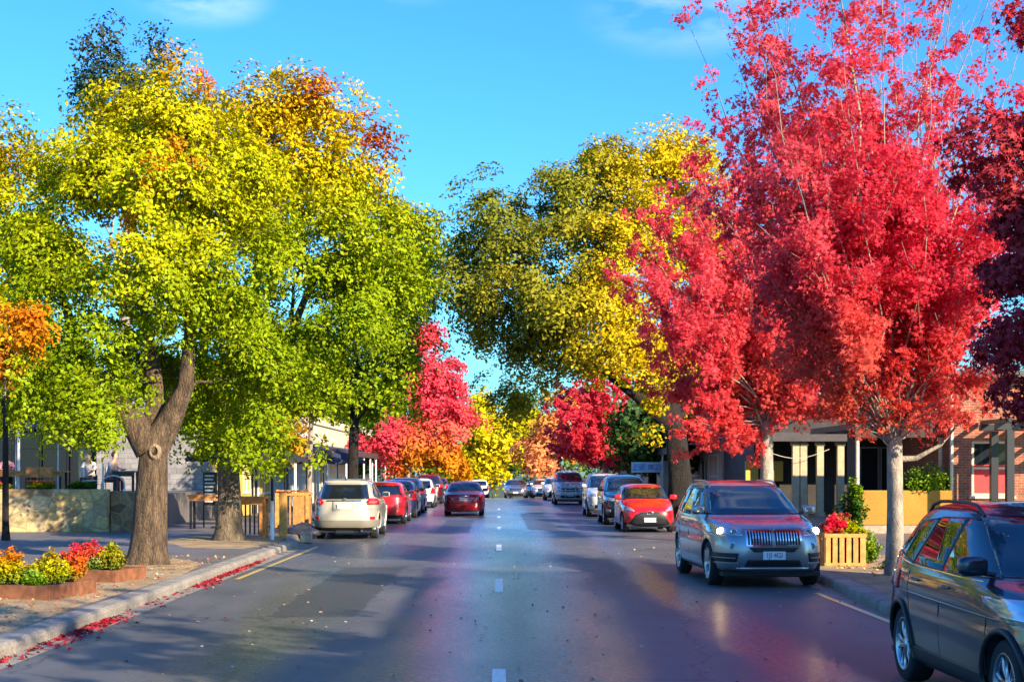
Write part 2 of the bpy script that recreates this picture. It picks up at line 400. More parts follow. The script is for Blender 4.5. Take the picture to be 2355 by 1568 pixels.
    av = n.new("ShaderNodeVectorMath"); av.operation = 'ADD'; nn = n.new("ShaderNodeTexNoise"); nn.inputs['Scale'].default_value = 1.4; nn.inputs['Detail'].default_value = 5
    l.new(ob, nn.inputs['Vector']); l.new(mp2.outputs[0], av.inputs[0]); l.new(nn.outputs['Color'], av.inputs[1]); l.new(av.outputs[0], v.inputs['Vector'])
    cr = ramp(n, l, v.outputs['Distance'], [(0.0, 0.35), (0.006, 1.0)])
    mc = n.new("ShaderNodeMix"); mc.data_type = 'RGBA'; mc.blend_type = 'MULTIPLY'; mc.inputs['Factor'].default_value = 1
    l.new(mp_.outputs['Result'], mc.inputs['A']); l.new(cr, mc.inputs['B']); l.new(mc.outputs['Result'], b.inputs['Base Color'])
    hh = math_node(n, l, 'MULTIPLY_ADD', fine, 0.5, math_node(n, l, 'MULTIPLY', cr, 1.0))
    bp = n.new("ShaderNodeBump"); bp.inputs['Distance'].default_value = 0.006
    l.new(math_node(n, l, 'MULTIPLY_ADD', wetn, -0.25, 0.42), bp.inputs['Strength'])
    l.new(hh, bp.inputs['Height']); l.new(bp.outputs[0], b.inputs['Normal'])
    return m
def ground_mat(name, a, c, scale, fine_s, bump, rough=0.9, flecks=None):
    m = mat(name, a, rough); n, l, b = add_nodes(m); t = n.new("ShaderNodeTexCoord"); ob = t.outputs['Object']
    base = ramp(n, l, noise(n, l, ob, scale, 6, 0.6), [(0.3, a), (0.7, c)])
    f = noise(n, l, ob, fine_s, 4, 0.75)
    mx = n.new("ShaderNodeMix"); mx.data_type = 'RGBA'; mx.blend_type = 'MULTIPLY'; mx.inputs['Factor'].default_value = 1
    l.new(base, mx.inputs['A']); l.new(ramp(n, l, f, [(0.3, 0.5), (0.7, 1.4)]), mx.inputs['B']); l.new(mx.outputs['Result'], b.inputs['Base Color'])
    bp = n.new("ShaderNodeBump"); bp.inputs['Strength'].default_value = bump; bp.inputs['Distance'].default_value = 0.02
    l.new(f, bp.inputs['Height']); l.new(bp.outputs[0], b.inputs['Normal']); return m
M_ROAD = road_material()
M_PATH = ground_mat("path_asphalt", (0.12, 0.105, 0.10), (0.20, 0.18, 0.165), 0.8, 60, 0.3, 0.55)
M_MULCH = ground_mat("bark_mulch", (0.26, 0.17, 0.08), (0.50, 0.36, 0.20), 1.3, 22, 1.0)
M_KERB = ground_mat("kerb_concrete", (0.20, 0.18, 0.15), (0.36, 0.32, 0.26), 2.0, 35, 0.4, 0.8)
M_GRASS = ground_mat("far_grass", (0.04, 0.06, 0.02), (0.09, 0.11, 0.03), 0.5, 12, 0.6)
M_PAINT = ground_mat("road_paint", (0.75, 0.75, 0.75), (0.95, 0.95, 0.95), 6, 30, 0.2, 0.4)
M_YPAINT = ground_mat("yellow_paint", (0.75, 0.50, 0.04), (0.9, 0.62, 0.07), 5, 30, 0.2, 0.5)

for q_ in (M_PAINT, M_YPAINT):
    q_.node_tree.nodes["Principled BSDF"].inputs["Coat Weight"].default_value = 1; q_.node_tree.nodes["Principled BSDF"].inputs["Coat Roughness"].default_value = .3
def strip(name, x0, x1, ys, z, m, zf=tz, nx=1):
    v = []; f = []
    for y in ys:
        a = x0(y) if callable(x0) else x0; b_ = x1(y) if callable(x1) else x1
        for i in range(nx + 1): v.append((a + (b_ - a) * i / nx, y, zf(y) + z))
    k = nx + 1
    for i in range(len(ys) - 1):
        for j in range(nx): f.append((i*k+j, i*k+j+1, (i+1)*k+j+1, (i+1)*k+j))
    me = bpy.data.meshes.new(name); me.from_pydata(v, [], f); me.materials.append(m)
    return link(name, me)
YS = [-60, -30, 0, 30, 60, 80, 90] + [90 + 5*i for i in range(1, 26)] + [240, 300, 600, 1500]
tag(strip("ground", -1500, 1500, [-300, -60] + YS[1:], -0.06, M_GRASS, nx=2), kind='structure')
tag(strip("road", -6.5, 6.5, YS[:-2], 0.0, M_ROAD), kind='structure')
def kx_left(y):           # kerb face: build-out up to 38.5 m, then the parking bay
    if y < 37.5: return -5.14
    if y < 40: return -5.14 - 0.5 * (1 - math.cos((y - 37.5) / 2.5 * math.pi)) / 2
    return -5.64
def kx_right(y):
    return float(np.interp(y, [0, 15.5, 17.2, 18.5, 20, 24.5, 30, 40], [5.75, 5.75, 5.55, 5.28, 5.22, 5.50, 5.66, 5.70]))
yk = [-30 + 1.2*i for i in range(56)] + [37.5 + .25*i for i in range(12)] + [41 + 4*i for i in range(30)]
yk = [y for y in yk if y <= 165]
def kerb(name, fx, sgn):
    """kerb stones with a rounded nose, broken at joints"""
    prof = [(0.0, -0.03), (0.0, 0.09), (0.015, 0.125), (0.05, 0.145), (0.30, 0.15), (0.30, -0.03)]
    mb = MB(); 
    for i in range(len(yk) - 1):
        a, b_ = yk[i], yk[i+1]; g = 0.02 if (b_ - a) > 1 else 0.0
        ring = []
        for y in (a + g, b_ - g):
            ring.append([(fx(y) + sgn * p, y, tz(y) + z) for p, z in prof])
        k = len(prof); fs = [(j, j+1, k+j+1, k+j) for j in range(k-1)] + [tuple(range(k)), tuple(range(2*k-1, k-1, -1))]
        if sgn > 0: fs = [tuple(reversed(q)) for q in fs]
        mb.add(ring[0] + ring[1], fs)
    return tag(mb.build(name, M_KERB), kind='structure')
kerb("kerb_left", kx_left, -1); kerb("kerb_right", kx_right, 1)
tag(strip("gutter_left", lambda y: kx_left(y) + 0.0, lambda y: kx_left(y) + 0.28, yk, 0.004, M_KERB), kind='structure')
tag(strip("gutter_right", lambda y: kx_right(y) - 0.28, lambda y: kx_right(y), yk, 0.004, M_KERB), kind='structure')
tag(strip("footpath_left", -60, lambda y: kx_left(y) - 0.29, yk, 0.13, M_PATH), kind='structure')
tag(strip("footpath_right", lambda y: kx_right(y) + 0.29, 60, yk, 0.13, M_PATH), kind='structure')
def sheet(name, pts, z, m):
    me = bpy.data.meshes.new(name); me.from_pydata([(x, y, z) for x, y in pts], [], [tuple(range(len(pts)))]); me.materials.append(m)
    return tag(link(name, me), kind='structure')
rr = random.Random(3)
def wavy(pts, amp=0.12, n=6):
    out = []
    for i in range(len(pts)):
        a, b_ = pts[i], pts[(i+1) % len(pts)]
        for q in range(n):
            t = q / n; out.append((a[0]*(1-t)+b_[0]*t + (rr.uniform(-amp, amp) if q else 0), a[1]*(1-t)+b_[1]*t + (rr.uniform(-amp, amp) if q else 0)))
    return out
def mound(name, pts, z, h, m):
    """a sheet of loose ground with a slightly raised middle"""
    cx = sum(p[0] for p in pts)/len(pts); cy = sum(p[1] for p in pts)/len(pts); v = []; k = len(pts)
    for t, zz in ((1, 0), (0.93, h*0.7), (0.6, h), (0.25, h)):
        v += [(cx+(x-cx)*t, cy+(y-cy)*t, z+zz+rr.uniform(-.004, .004)*(t < 1)) for x, y in pts]
    f = []
    for i in range(3):
        for j in range(k): f.append((i*k+j, i*k+(j+1)%k, (i+1)*k+(j+1)%k, (i+1)*k+j))
    f.append(tuple(range(3*k, 4*k)))
    me = bpy.data.meshes.new(name); me.from_pydata(v, [], f); me.materials.append(m)
    return tag(link(name, me), kind='structure')
mound("mulch_bed", wavy([(-5.5, 8), (-5.5, 24.5), (-5.6, 27.0), (-5.9, 28.8), (-6.5, 30.2), (-7.6, 30.2), (-8.4, 28.5), (-9.4, 26), (-9.8, 20), (-9.8, 8)]), 0.133, 0.012, M_MULCH)
mound("mulch_circle", wavy([(-5.5, 35.5), (-5.6, 38.0), (-6.1, 41.5), (-7.6, 42.6), (-8.6, 41), (-8.5, 37), (-7.2, 34.2), (-5.9, 33.8)], 0.1), 0.133, 0.02, M_MULCH)
mound("mulch_verge", wavy([(6.1, 12), (5.62, 20), (5.95, 28), (6.2, 31.8), (8.3, 31.6), (8.6, 24), (8.6, 12)]), 0.133, 0.012, M_MULCH)
def dash(y):
    me = bpy.data.meshes.new("centre_line"); me.from_pydata([(-.065, y, .005), (.065, y, .005), (.065, y+3, .005), (-.065, y+3, .005)], [], [(0, 1, 2, 3)]); me.materials.append(M_PAINT)
    return tag(link("centre_line", me), kind='structure')
for k in range(-2, 6): dash(23.4 + 12*k)
sheet("edge_line", [(-4.72, 26.2), (-4.62, 26.2), (-4.55, 37.2), (-4.65, 37.2)], 0.006, M_YPAINT)
sheet("edge_line", [(4.95, 12), (5.05, 12), (5.07, 23.3), (4.97, 23.3)], 0.006, M_YPAINT)

# ------------------------------------------------------------------ trees
YG = (0.42, 0.42, 0.004); GR = (0.17, 0.28, 0.006); DG = (0.035, 0.10, 0.012); GO = (0.66, 0.41, 0.006); ORG = (0.68, 0.17, 0.008)
RD = (0.80, 0.018, 0.065); SAL = (0.92, 0.17, 0.18); DR = (0.32, 0.012, 0.035); OLV = (0.17, 0.17, 0.01)
def B(px, py, Y, rx, rz, ry=None, w=None):
    c = P(px, py, Y); a = rx / F * Y; b_ = rz / F * Y; c_ = ry if ry else (a + b_) / 2
    return (tuple(c), (a, c_, b_), w if w else a * b_ * 1.0 + 0.25 * a * c_)
def hot(X, spots):
    h = np.zeros(len(X))
    for px, py, Y, r, s in spots:
        c = np.array(P(px, py, Y)); d = np.linalg.norm((X - c) * np.array([1, .5, 1]), axis=1)
        h = np.maximum(h, s * np.clip(1.25 - d / (r / F * Y) + .12 * noise3(X, 77, 2.2), 0, 1))
    return h
def zpx(X): return HY - (X[:, 2] - CH) * F / X[:, 1]
def xpx(X): return CX + X[:, 0] * F / X[:, 1]

def col_plane(spots, top=330, bot=900, gold=0.5, red=()):
    def f(X, S, idx, rng):
        n = len(X); hgt = np.clip((bot - zpx(S)) / (bot - top), 0, 1.2)
        ns = noise3(S, 4, 0.9); n2 = rng.normal(size=len(S))
        yg = 0.7 + 0.4 * ns; gr = np.clip(1.25 - hgt * 1.2 + 0.7 * ns, 0.03, 1.9); go = np.clip(hgt * 1.5 - 0.8 + 0.3 * ns + 0.15*n2, 0, 2) * gold
        h = hot(S, spots) * 2.5; rd = hot(S, red) * 4 if red else np.zeros(n)
        ev = rng.uniform(0.75, 1.2, len(S))[:, None]
        return pal(rng, np.stack([np.clip(yg, 0.1, 2), gr * 1.15, go, h, rd], 1) ** 1.6, [YG, GR, GO, ORG, (0.55, 0.05, 0.02)], 0.15) * ev
    return f
def vec(p): return tuple(P(*p))
g0 = 0.13
# plane tree with the knot hole, left foreground
B1 = lambda px, py, Y, *r: B(px, py, Y * .945, *r)
B2 = lambda px, py, Y, *r: B(px, py, Y * .93, *r)
T1 = tree("plane_tree", "big green and yellow tree with a round knot hole in its forked brown trunk", "tree",
    (-6.73, 28.3, g0), [(-6.73, 28.3, g0), (-6.70, 28.3, 1.1), (-6.66, 28.3, 2.0), (-6.63, 28.3, 2.62)], 0.33,
    [B1(300, 300, 30.5, 120, 110), B1(420, 290, 31, 140, 100), B1(215, 400, 30, 120, 120), B1(350, 470, 29.5, 150, 140), B1(500, 420, 31, 130, 120), B1(120, 470, 31, 90, 110),
     B1(110, 620, 30, 110, 110), B1(240, 640, 28.5, 120, 110), B1(390, 680, 29, 120, 110), B1(520, 610, 30, 120, 120), B1(560, 780, 31, 100, 100), B1(150, 790, 28.5, 120, 95),
     B1(235, 880, 28, 80, 75), B1(100, 900, 29, 60, 60), B1(240, 960, 28, 45, 50), B1(330, 830, 31, 110, 90), B1(490, 900, 33, 65, 60), B1(405, 865, 32.5, 75, 50), B1(590, 900, 32, 60, 60), B1(500, 200, 31, 20, 45), B1(430, 165, 31, 38, 38), B1(305, 240, 31, 50, 42), B1(385, 220, 31, 60, 45), B1(150, 330, 30, 40, 40), B1(80, 950, 28.5, 45, 50), B1(170, 960, 28, 50, 45), B1(255, 870, 28, 50, 50)],
    880, 112, 0.094, col_plane([(400, 300, 27.5, 42, .8), (440, 335, 27.5, 60, .55), (345, 375, 27.2, 50, .5), (250, 515, 27, 55, .4), (430, 155, 29, 45, .7), (490, 180, 29, 45, .6)], top=200, bot=850, red=[(497, 185, 29.3, 42, 1.2)]),
    BARK_OLD, 11, spray_r=0.52, shell=0.5, flare=0.42, limb_r=0.26,
    mains=[([(0.02, 0, 2.2), (-0.30, -.05, 2.75), (-0.70, -.1, 3.2), (-1.3, -.1, 4.0), (-1.7, .1, 5.2)], (.30, .25, .20, .13, .07)), ([(0.08, 0, 2.2), (0.40, -.05, 2.75), (0.72, -.1, 3.4), (0.82, -.15, 4.4), (0.75, -.1, 5.4), (.9, .2, 6.6)], (.30, .24, .16, .12, .09, .05)),
           ([(0.06, .1, 2.3), (0.05, .35, 3.4), (-.2, .6, 4.6), (-.3, 1.0, 6)], (.24, .17, .12, .06))])
mb = MB(); M_ = Matrix.Translation((0.17, -0.30, 2.17)) @ Matrix.Rotation(R(90), 4, 'X') @ Matrix.Scale(1.35, 4, (0, 1, 0))
mb.lathe([(0.055, -0.02), (0.065, .015), (0.085, .02), (0.105, .005), (0.13, -.05)], 20, M_)
mb.mi = 1; mb.lathe([(0.0, -.015), (0.06, -.015)], 20, M_)  # flat near-black disc stands for the shade inside the hole
mb.build('knot_hole', [bark_mat("knot_bark", (.16,.11,.06), (.36,.27,.17), 9), mat("hollow_shade", (0.02, 0.012, 0.008), 0.95)], T1, smooth=True)

tree("plane_tree", "wide green tree turning gold on top, dark trunk beside the timber posts", "tree",
    (-6.92, 37.8, g0), [(-6.92, 37.8, g0), (-6.93, 37.8, 1.2), (-6.98, 37.8, 2.2), (-7.1, 37.9, 2.8)], 0.32,
    [B2(560, 290, 42, 110, 95), B2(650, 330, 42, 110, 90), B2(735, 270, 42, 65, 70), B2(640, 470, 40.5, 150, 110), B2(780, 400, 42, 100, 100), B2(850, 390, 43, 55, 80),
     B2(700, 600, 40, 140, 110), B2(820, 560, 41, 110, 110), B2(900, 520, 43, 70, 80), B2(600, 760, 39.5, 110, 90), B2(730, 760, 40, 110, 80), B2(850, 700, 41, 110, 90), B2(910, 620, 43, 70, 70),
     B2(560, 940, 39.5, 75, 60), B2(480, 960, 41, 70, 50), B2(520, 860, 42, 90, 70), B2(650, 860, 41, 80, 50), B2(568, 225, 42, 22, 38), B2(735, 235, 42, 30, 42), B2(852, 305, 43, 20, 42), B2(893, 375, 43, 20, 36), B2(800, 310, 42, 20, 30), B2(530, 1010, 38.2, 80, 42), B2(620, 960, 38.6, 60, 50), B2(455, 985, 39, 50, 32), B2(560, 1050, 37.4, 36, 22)],
    900, 94, 0.12, col_plane([(575, 215, 39, 45, .5), (655, 245, 39, 40, .8), (735, 240, 39, 50, .4)], top=300, bot=760, gold=1.6, red=[(732, 205, 39, 40, 1.3), (852, 300, 40, 48, 1.3), (893, 370, 40, 42, 1.2)]),
    BARK_MID, 12, spray_r=0.66, shell=0.5, flare=0.6, limb_r=0.3,
    mains=[([(-.15, 0, 2.4), (-.45, .3, 3.3), (-.9, 1, 4.6), (-.9, 2, 6.6)], (.25, .19, .13, .07)), ([(-.15, .1, 2.4), (.5, .8, 3.6), (1.2, 1.8, 5.2), (1.8, 3, 7.2)], (.25, .19, .13, .07)), ([(-.15, .1, 2.5), (.1, 1.2, 4.2), (.3, 2.2, 7.2), (.4, 3, 9)], (.2, .16, .11, .05))])
tree("plane_tree", "tall green tree overhanging the left parked cars, dark slender trunk beside the navy parasols", "tree",
    (-5.9, 59, g0), [(-5.9, 59, g0), (-5.85, 59, 2), (-5.8, 59, 4)], 0.24,
    [B(950, 570, 58, 42, 50), B(972, 660, 58, 36, 48), B(905, 670, 57, 75, 80), B(880, 780, 57, 80, 90), B(900, 880, 58, 55, 60), B(780, 850, 60, 80, 80), B(830, 930, 60, 50, 40), B(850, 640, 60, 100, 90), B(700, 870, 62, 80, 70)],
    520, 70, 0.165, col_plane([], top=300, bot=900, gold=.4), BARK_SHADED, 13, spray_r=0.85, shell=0.45)
tree("young_tree", "slim young tree with pale trunk and orange lower leaves in front of the yellow shop", "tree",
    (-6.6, 51, g0), [(-6.6, 51, g0), (-6.55, 51, 2.4), (-6.5, 51, 4.2)], 0.10,
    [B(715, 930, 51, 45, 45), B(735, 860, 51, 40, 50), B(655, 970, 50, 40, 40), B(680, 1030, 50, 50, 28), B(660, 1000, 49.5, 36, 22), B(770, 930, 51, 30, 30)],
    130, 34, 0.17, col_plane([(665, 1010, 50, 70, 1.0), (650, 930, 50, 30, .8)], top=700, bot=1050), BARK_PALE, 14, spray_r=0.5, shell=0.2)
tree("plane_tree", "golden green tree cut off by the left edge of the view", "tree",
    (-12.75, 38, g0), [(-12.75, 38, g0), (-12.75, 38, 2), (-12.75, 38, 3.4)], 0.085,
    [B(30, 350, 38, 70, 75), B(90, 400, 38, 50, 55), B(-40, 480, 38, 110, 120), B(50, 560, 38, 100, 110), B(-20, 700, 38, 90, 90), B(60, 700, 39, 90, 100), B(20, 900, 40, 120, 80), B(150, 950, 42, 110, 40)],
    380, 90, 0.12, col_plane([(20, 340, 38, 60, .6)], top=330, bot=950, gold=.8), BARK_SHADED, 15, spray_r=0.68, shell=0.45)
tree("young_tree", "young orange leaved tree with thin pale stems at the far left edge", "tree",
    (-8.35, 24, g0), [(-8.35, 24, g0), (-8.33, 24, 1.6), (-8.3, 24, 2.6)], 0.06,
    [B(15, 760, 24, 60, 90), B(75, 750, 24, 50, 60), B(-50, 800, 24, 80, 110), B(0, 850, 24, 50, 40), B(-60, 650, 24, 70, 80)],
    150, 44, 0.085, col_plane([(75, 740, 24, 90, .8), (0, 760, 24, 60, .6)], top=600, bot=1000, red=[(-5, 850, 24, 50, .8)]), BARK_PALE, 16, spray_r=0.3, shell=0.2)
def col_gum(X, S, idx, rng):
    return pal(rng, np.stack([np.ones(len(X)), np.clip(noise3(S, 9, .9), 0, 1)], 1), [(0.03, 0.065, 0.035), (0.15, 0.09, 0.03)], 0.2)
tree("gum_tree", "tall sparse dark gum tree poking above the yellow crown at upper left", "tree",
    (-16, 62, g0), [(-16, 62, g0), (-15.9, 62, 5), (-15.7, 62, 10)], 0.3,
    [B(240, 70, 62, 22, 45), B(262, 130, 62, 30, 40), B(205, 120, 62, 24, 45), B(235, 190, 62, 50, 60), B(190, 235, 62, 26, 45), B(300, 200, 62, 50, 50), B(355, 90, 62, 20, 50), B(372, 160, 62, 30, 55), B(405, 130, 62, 18, 22), B(330, 260, 62, 80, 60), B(195, 190, 62, 30, 30)],
    330, 13, 0.2, col_gum, BARK_PALE, 17, spray_r=1.05, shell=0.1, up=0.2, clump=1)

def col_elm(X, S, idx, rng):
    ns = noise3(S, 21, 0.55); side = np.clip((xpx(S) - 1230) / 260, 0, 1); n2 = noise3(S, 5, 1.6)
    return pal(rng, np.stack([np.clip(side * 1.5 + .5*ns, 0.1, 2), np.clip(0.8 + .5*n2, .1, 2), np.clip(1.3 - side * 1.6 - .3*ns, 0.05, 2), np.clip(.25*n2, 0, 1)], 1),
               [(0.68, 0.44, 0.006), (0.50, 0.42, 0.008), (0.055, 0.12, 0.025), (0.5, 0.17, 0.01)], 0.13)
tree("elm_tree", "huge olive and gold elm leaning over the road behind the red hatchback", "tree",
    (6.9, 56, g0), [(6.9, 56, g0), (6.9, 56, 1.6), (6.75, 56, 3.2), (6.55, 56, 4.2)], 0.5,
    [B(1560, 380, 57, 90, 90), B(1470, 370, 56, 90, 85), B(1380, 430, 55, 85, 85), B(1290, 470, 55, 90, 80), B(1300, 410, 56, 60, 40), B(1135, 480, 55, 62, 55), B(1180, 560, 55, 110, 90), B(1072, 590, 55, 58, 52), B(1095, 680, 55, 90, 80),
     B(1250, 660, 53, 110, 90), B(1380, 560, 53, 120, 90), B(1500, 520, 54, 110, 100), B(1340, 700, 53, 100, 80), B(1450, 690, 54, 90, 80), B(1390, 800, 54, 90, 60), B(1095, 750, 55, 50, 45),
     B(1205, 825, 56, 50, 50), B(1240, 760, 55, 90, 70), B(1200, 920, 58, 50, 45), B(1300, 830, 56, 90, 40), B(1600, 550, 56, 80, 120), B(1640, 760, 57, 90, 110), B(1550, 800, 57, 80, 90), B(1510, 900, 58, 50, 60), B(1470, 850, 53, 45, 45), B(1525, 930, 53.5, 30, 40), B(1450, 800, 52, 60, 45)],
    1250, 88, 0.15, col_elm, BARK_SHADED, 21, spray_r=0.8, shell=0.35, flare=0.5, limb_r=0.2,
    mains=[([(-.35, 0, 3.6), (-.9, -.2, 4.8), (-1.7, -.4, 6.3), (-2.6, -.5, 8.6), (-3.2, -.5, 11)], (.32, .25, .19, .13, .06)), ([(-.35, 0, 3.6), (-.1, .2, 5.2), (-.5, .3, 7.5), (-.6, .2, 10), (-.3, .2, 12.5)], (.36, .27, .2, .13, .06)),
           ([(-.4, 0, 3.5), (-1.6, -.8, 4.5), (-3.4, -1.5, 5.8), (-5.2, -1.6, 7.6)], (.3, .22, .15, .07)), ([(-.3, 0, 3.6), (.7, .3, 5), (1.2, .5, 7.4)], (.26, .2, .1))])
def maple(name, label, base, fork_h, r0, shoots, ln, tuft_n, leaf, colfn, bark, seed, tuft_r=0.3, tpl=TPL_LOBED, dens=7.0, low_limb=None, group=None, thin=.95):
    """an ascending maple: many straight rising shoots, each carrying tufts of leaves that thin out towards its tip.
    shoots: list of (dx, dy, height) of the shoot tips relative to the trunk foot"""
    rng = np.random.default_rng(seed); b0 = np.array(base); root = empty(name, base); tag(root, label, 'tree', group)
    mb = MB(); trunk_rings(mb, [(0, 0, 0), (0.01, 0, fork_h * .5), (0, 0, fork_h)], [r0, r0 * .88, r0 * .85], seed=seed, flare=0.25, ridg=0.03)
    S = []; O = []; Rr = []
    zmax = max(s[2] for s in shoots)
    for si, (dx, dy, h) in enumerate(shoots):
        st = np.array([0, 0, fork_h * rng.uniform(0.88, 1.12)]); tip = np.array([dx, dy, h]); L = np.linalg.norm(tip - st)
        hor = np.array([dx, dy, 0]); 
        mid = st + hor * 0.55 + np.array([0, 0, (h - st[2]) * 0.38])
        t = np.linspace(0, 1, 9)[:, None]; c = st * (1-t)**2 + mid * 2*t*(1-t) + tip * t*t
        c[1:-1] += rng.normal(size=(7, 3)) * 0.012 * L
        r1 = r0 * min(0.5, 0.10 + 0.035 * L) * (1.0 if si % 9 == 4 else 0.5)
        mb.tube(c, [max(0.005, r1 * (1 - i / 8.2) ** 1.1) for i in range(9)], 7, False)
        # side shoots
        for q in range(int(L * 1.6)):
            tt = rng.uniform(0.25, 0.92); i = min(7, int(tt * 8)); p = c[i] + (c[i+1] - c[i]) * (tt * 8 - i)
            dr = (c[i+1] - c[i]); dr = dr / np.linalg.norm(dr); sd_ = rng.normal(size=3); sd_[2] = abs(sd_[2]) * .4; sd_ -= dr * (sd_ @ dr); sd_ /= np.linalg.norm(sd_)
            l2 = L * rng.uniform(0.12, 0.30) * (1.15 - tt); e = p + dr * l2 * 0.75 + sd_ * l2 * 0.65
            mb.tube([p, p + (e - p) * .5 + sd_ * l2 * .08, e], [r1 * .22 * (1.05 - tt), r1 * .14 * (1.05 - tt) + .003, 0.004], 5, False)
            k = max(2, int(l2 * dens))
            for j in range(k):
                S.append(p + (e - p) * rng.uniform(0.2, 1.08) + rng.normal(size=3) * 0.10); O.append(sd_ + dr * .6); Rr.append(tuft_r * rng.uniform(.6, 1.2) * (1.12 - .45 * tt))
        k = int(L * dens * 0.45)
        for j in range(k):
            tt = rng.uniform(0.3, 1.0) ; i = min(7, int(tt * 8)); p = c[i] + (c[i+1] - c[i]) * (tt * 8 - i)
            S.append(p + rng.normal(size=3) * .12); O.append(rng.normal(size=3) + hor * .2); Rr.append(tuft_r * rng.uniform(.5, 1.0) * (1.1 - .55 * tt))
    if low_limb:
        for pts, rad in low_limb:
            mb.tube(pts, rad, 9, False)
    S = np.array(S); O = np.array(O); Rr = np.array(Rr)
    ok = S[:, 2] > fork_h * 0.72; S, O, Rr = S[ok], O[ok], Rr[ok]
    # sparser towards the top
    keep = rng.uniform(size=len(S)) < np.clip(1.25 - thin * (S[:, 2] / zmax) ** 1.8 - thin * .35 * (S[:, 0] > .2) * (S[:, 2] > .5 * zmax), 0.13, 1); S, O, Rr = S[keep], O[keep], Rr[keep]
    tp = np.array([(x_, y_, z_ - .05) for x_, y_, z_ in shoots for _ in (0, 1)]) + rng.normal(size=(2 * len(shoots), 3)) * .12
    S = np.concatenate([S, tp]); O = np.concatenate([O, rng.normal(size=(len(tp), 3))]); Rr = np.concatenate([Rr, np.full(len(tp), tuft_r * .6)])
    C, N, idx = sprays(rng, S, O, Rr, tuft_n, up=0.35, flat=0.75, jit=1.0)
    V = leaves(rng, C, N, leaf, tpl); col = colfn(C + b0, S[idx] + b0, idx, rng)
    link('crown', np_mesh(name + "_crown", V, len(tpl), LEAF_THIN, np.clip(col, 0, .95)), root)
    mb.build('trunk', bark, root, smooth=True)
    return root
def shoot_set(seed, n, rows):
    """rows: (height fraction weights) list of (z_tip, xmin, xmax, ymin, ymax, count)"""
    r = random.Random(seed); out = []
    for z, x0, x1, y0, y1, k in rows:
        for i in range(k):
            x = x0 + (x1 - x0) * (i + r.uniform(.1, .9)) / k; out.append((x, r.uniform(y0, y1), z + r.uniform(-.5, .5)))
    return out
def col_maple(warm_low=0.5, dark=0.3, spots=(), fr=1.0):
    def f(X, S, idx, rng):
        ns = noise3(S, 31, 0.8); n2 = noise3(S, 8, 2.2); zr = np.clip((S[:, 2] - 2.2) / 3.0, 0, 1)
        low = np.clip(1.0 - zr, 0, 1) * warm_low; h = hot(S, spots) * 2 if spots else 0 * low
        return pal(rng, np.stack([1.0 + .4*ns, np.clip(.75 - .35*ns + .3*n2, 0.05, 1.5), np.clip(low + .1*n2 - .1, 0, 1) + h, np.clip(dark * (.5 + .8*ns), 0, 1), np.clip(low * .35 * (n2 > .3), 0, 1)], 1),
                   [RD, SAL, (0.66, 0.15, 0.012), (0.36, 0.006, 0.02), (0.45, .30, .01)], 0.16)
    return f
maple("maple_tree", "bright red maple with thin pale upright branches beside the slatted planter box", (6.78, 25.2, g0), 2.4, 0.15,
    shoot_set(1, 0, [(12.0, -3.0, 2.0, -1.4, 1.4, 15), (10.2, -3.6, 2.3, -2.0, 2.0, 17), (8.6, -3.4, 2.4, -2.4, 2.4, 16), (7.0, -3.0, 2.4, -2.4, 2.4, 15), (5.4, -2.5, 2.2, -2.2, 2.2, 14), (4.2, -2.2, 2.0, -1.8, 1.8, 11), (3.3, -1.7, 1.9, -1.4, 1.4, 9)]),
    0, 33, 0.082, col_maple(1.5, .12, [(1990, 1000, 27, 90, .5), (2180, 990, 27, 80, .4), (1900, 700, 27, 60, .3)]), BARK_PALE, 31, tuft_r=0.29, dens=5.6, thin=1.45,
    low_limb=[([(0.02, 0, 2.0), (.35, -.1, 2.02), (.75, -.15, 2.25), (1.15, -.2, 2.75)], (.06, .045, .03, .012)), ([(-.05, 0, 2.3), (-.35, -.1, 2.9), (-.62, -.2, 3.8), (-.75, -.2, 4.6)], (.09, .075, .06, .03))])
maple("maple_tree", "salmon and red maple behind the grey wagon, its grey trunk rising over the roof", (7.0, 38.5, g0), 3.1, 0.19,
    shoot_set(2, 0, [(10.8, -2.3, 1.0, -1.2, 1.2, 8), (9.4, -3.0, 2.4, -1.8, 1.8, 14), (8.0, -3.9, 3.0, -2.4, 2.4, 15), (6.6, -4.3, 3.0, -2.6, 2.6, 15), (5.3, -3.3, 2.8, -2.4, 2.4, 13), (4.3, -3.1, 2.4, -2.0, 2.0, 12), (3.5, -2.8, 2.0, -1.6, 1.6, 11), (2.6, -2.4, -.2, -1.4, 1.4, 10)]),
    0, 34, 0.108, col_maple(0.8, .1, [(1730, 850, 38, 90, .3)]), BARK_PALE, 32, tuft_r=0.36, dens=5.2)
def col_darkred(X, S, idx, rng):
    ns = noise3(S, 3, 1.1)
    return pal(rng, np.stack([1 + .3*ns, np.clip(.5 - .5*ns, 0, 1), np.clip(.35 + .5*ns, 0, 1)], 1), [(0.48, 0.012, 0.07), (0.24, 0.06, 0.02), (0.70, 0.09, 0.06)], 0.2)
B3 = lambda px, py, Y, *r: B(px, py, Y * .87, *r)
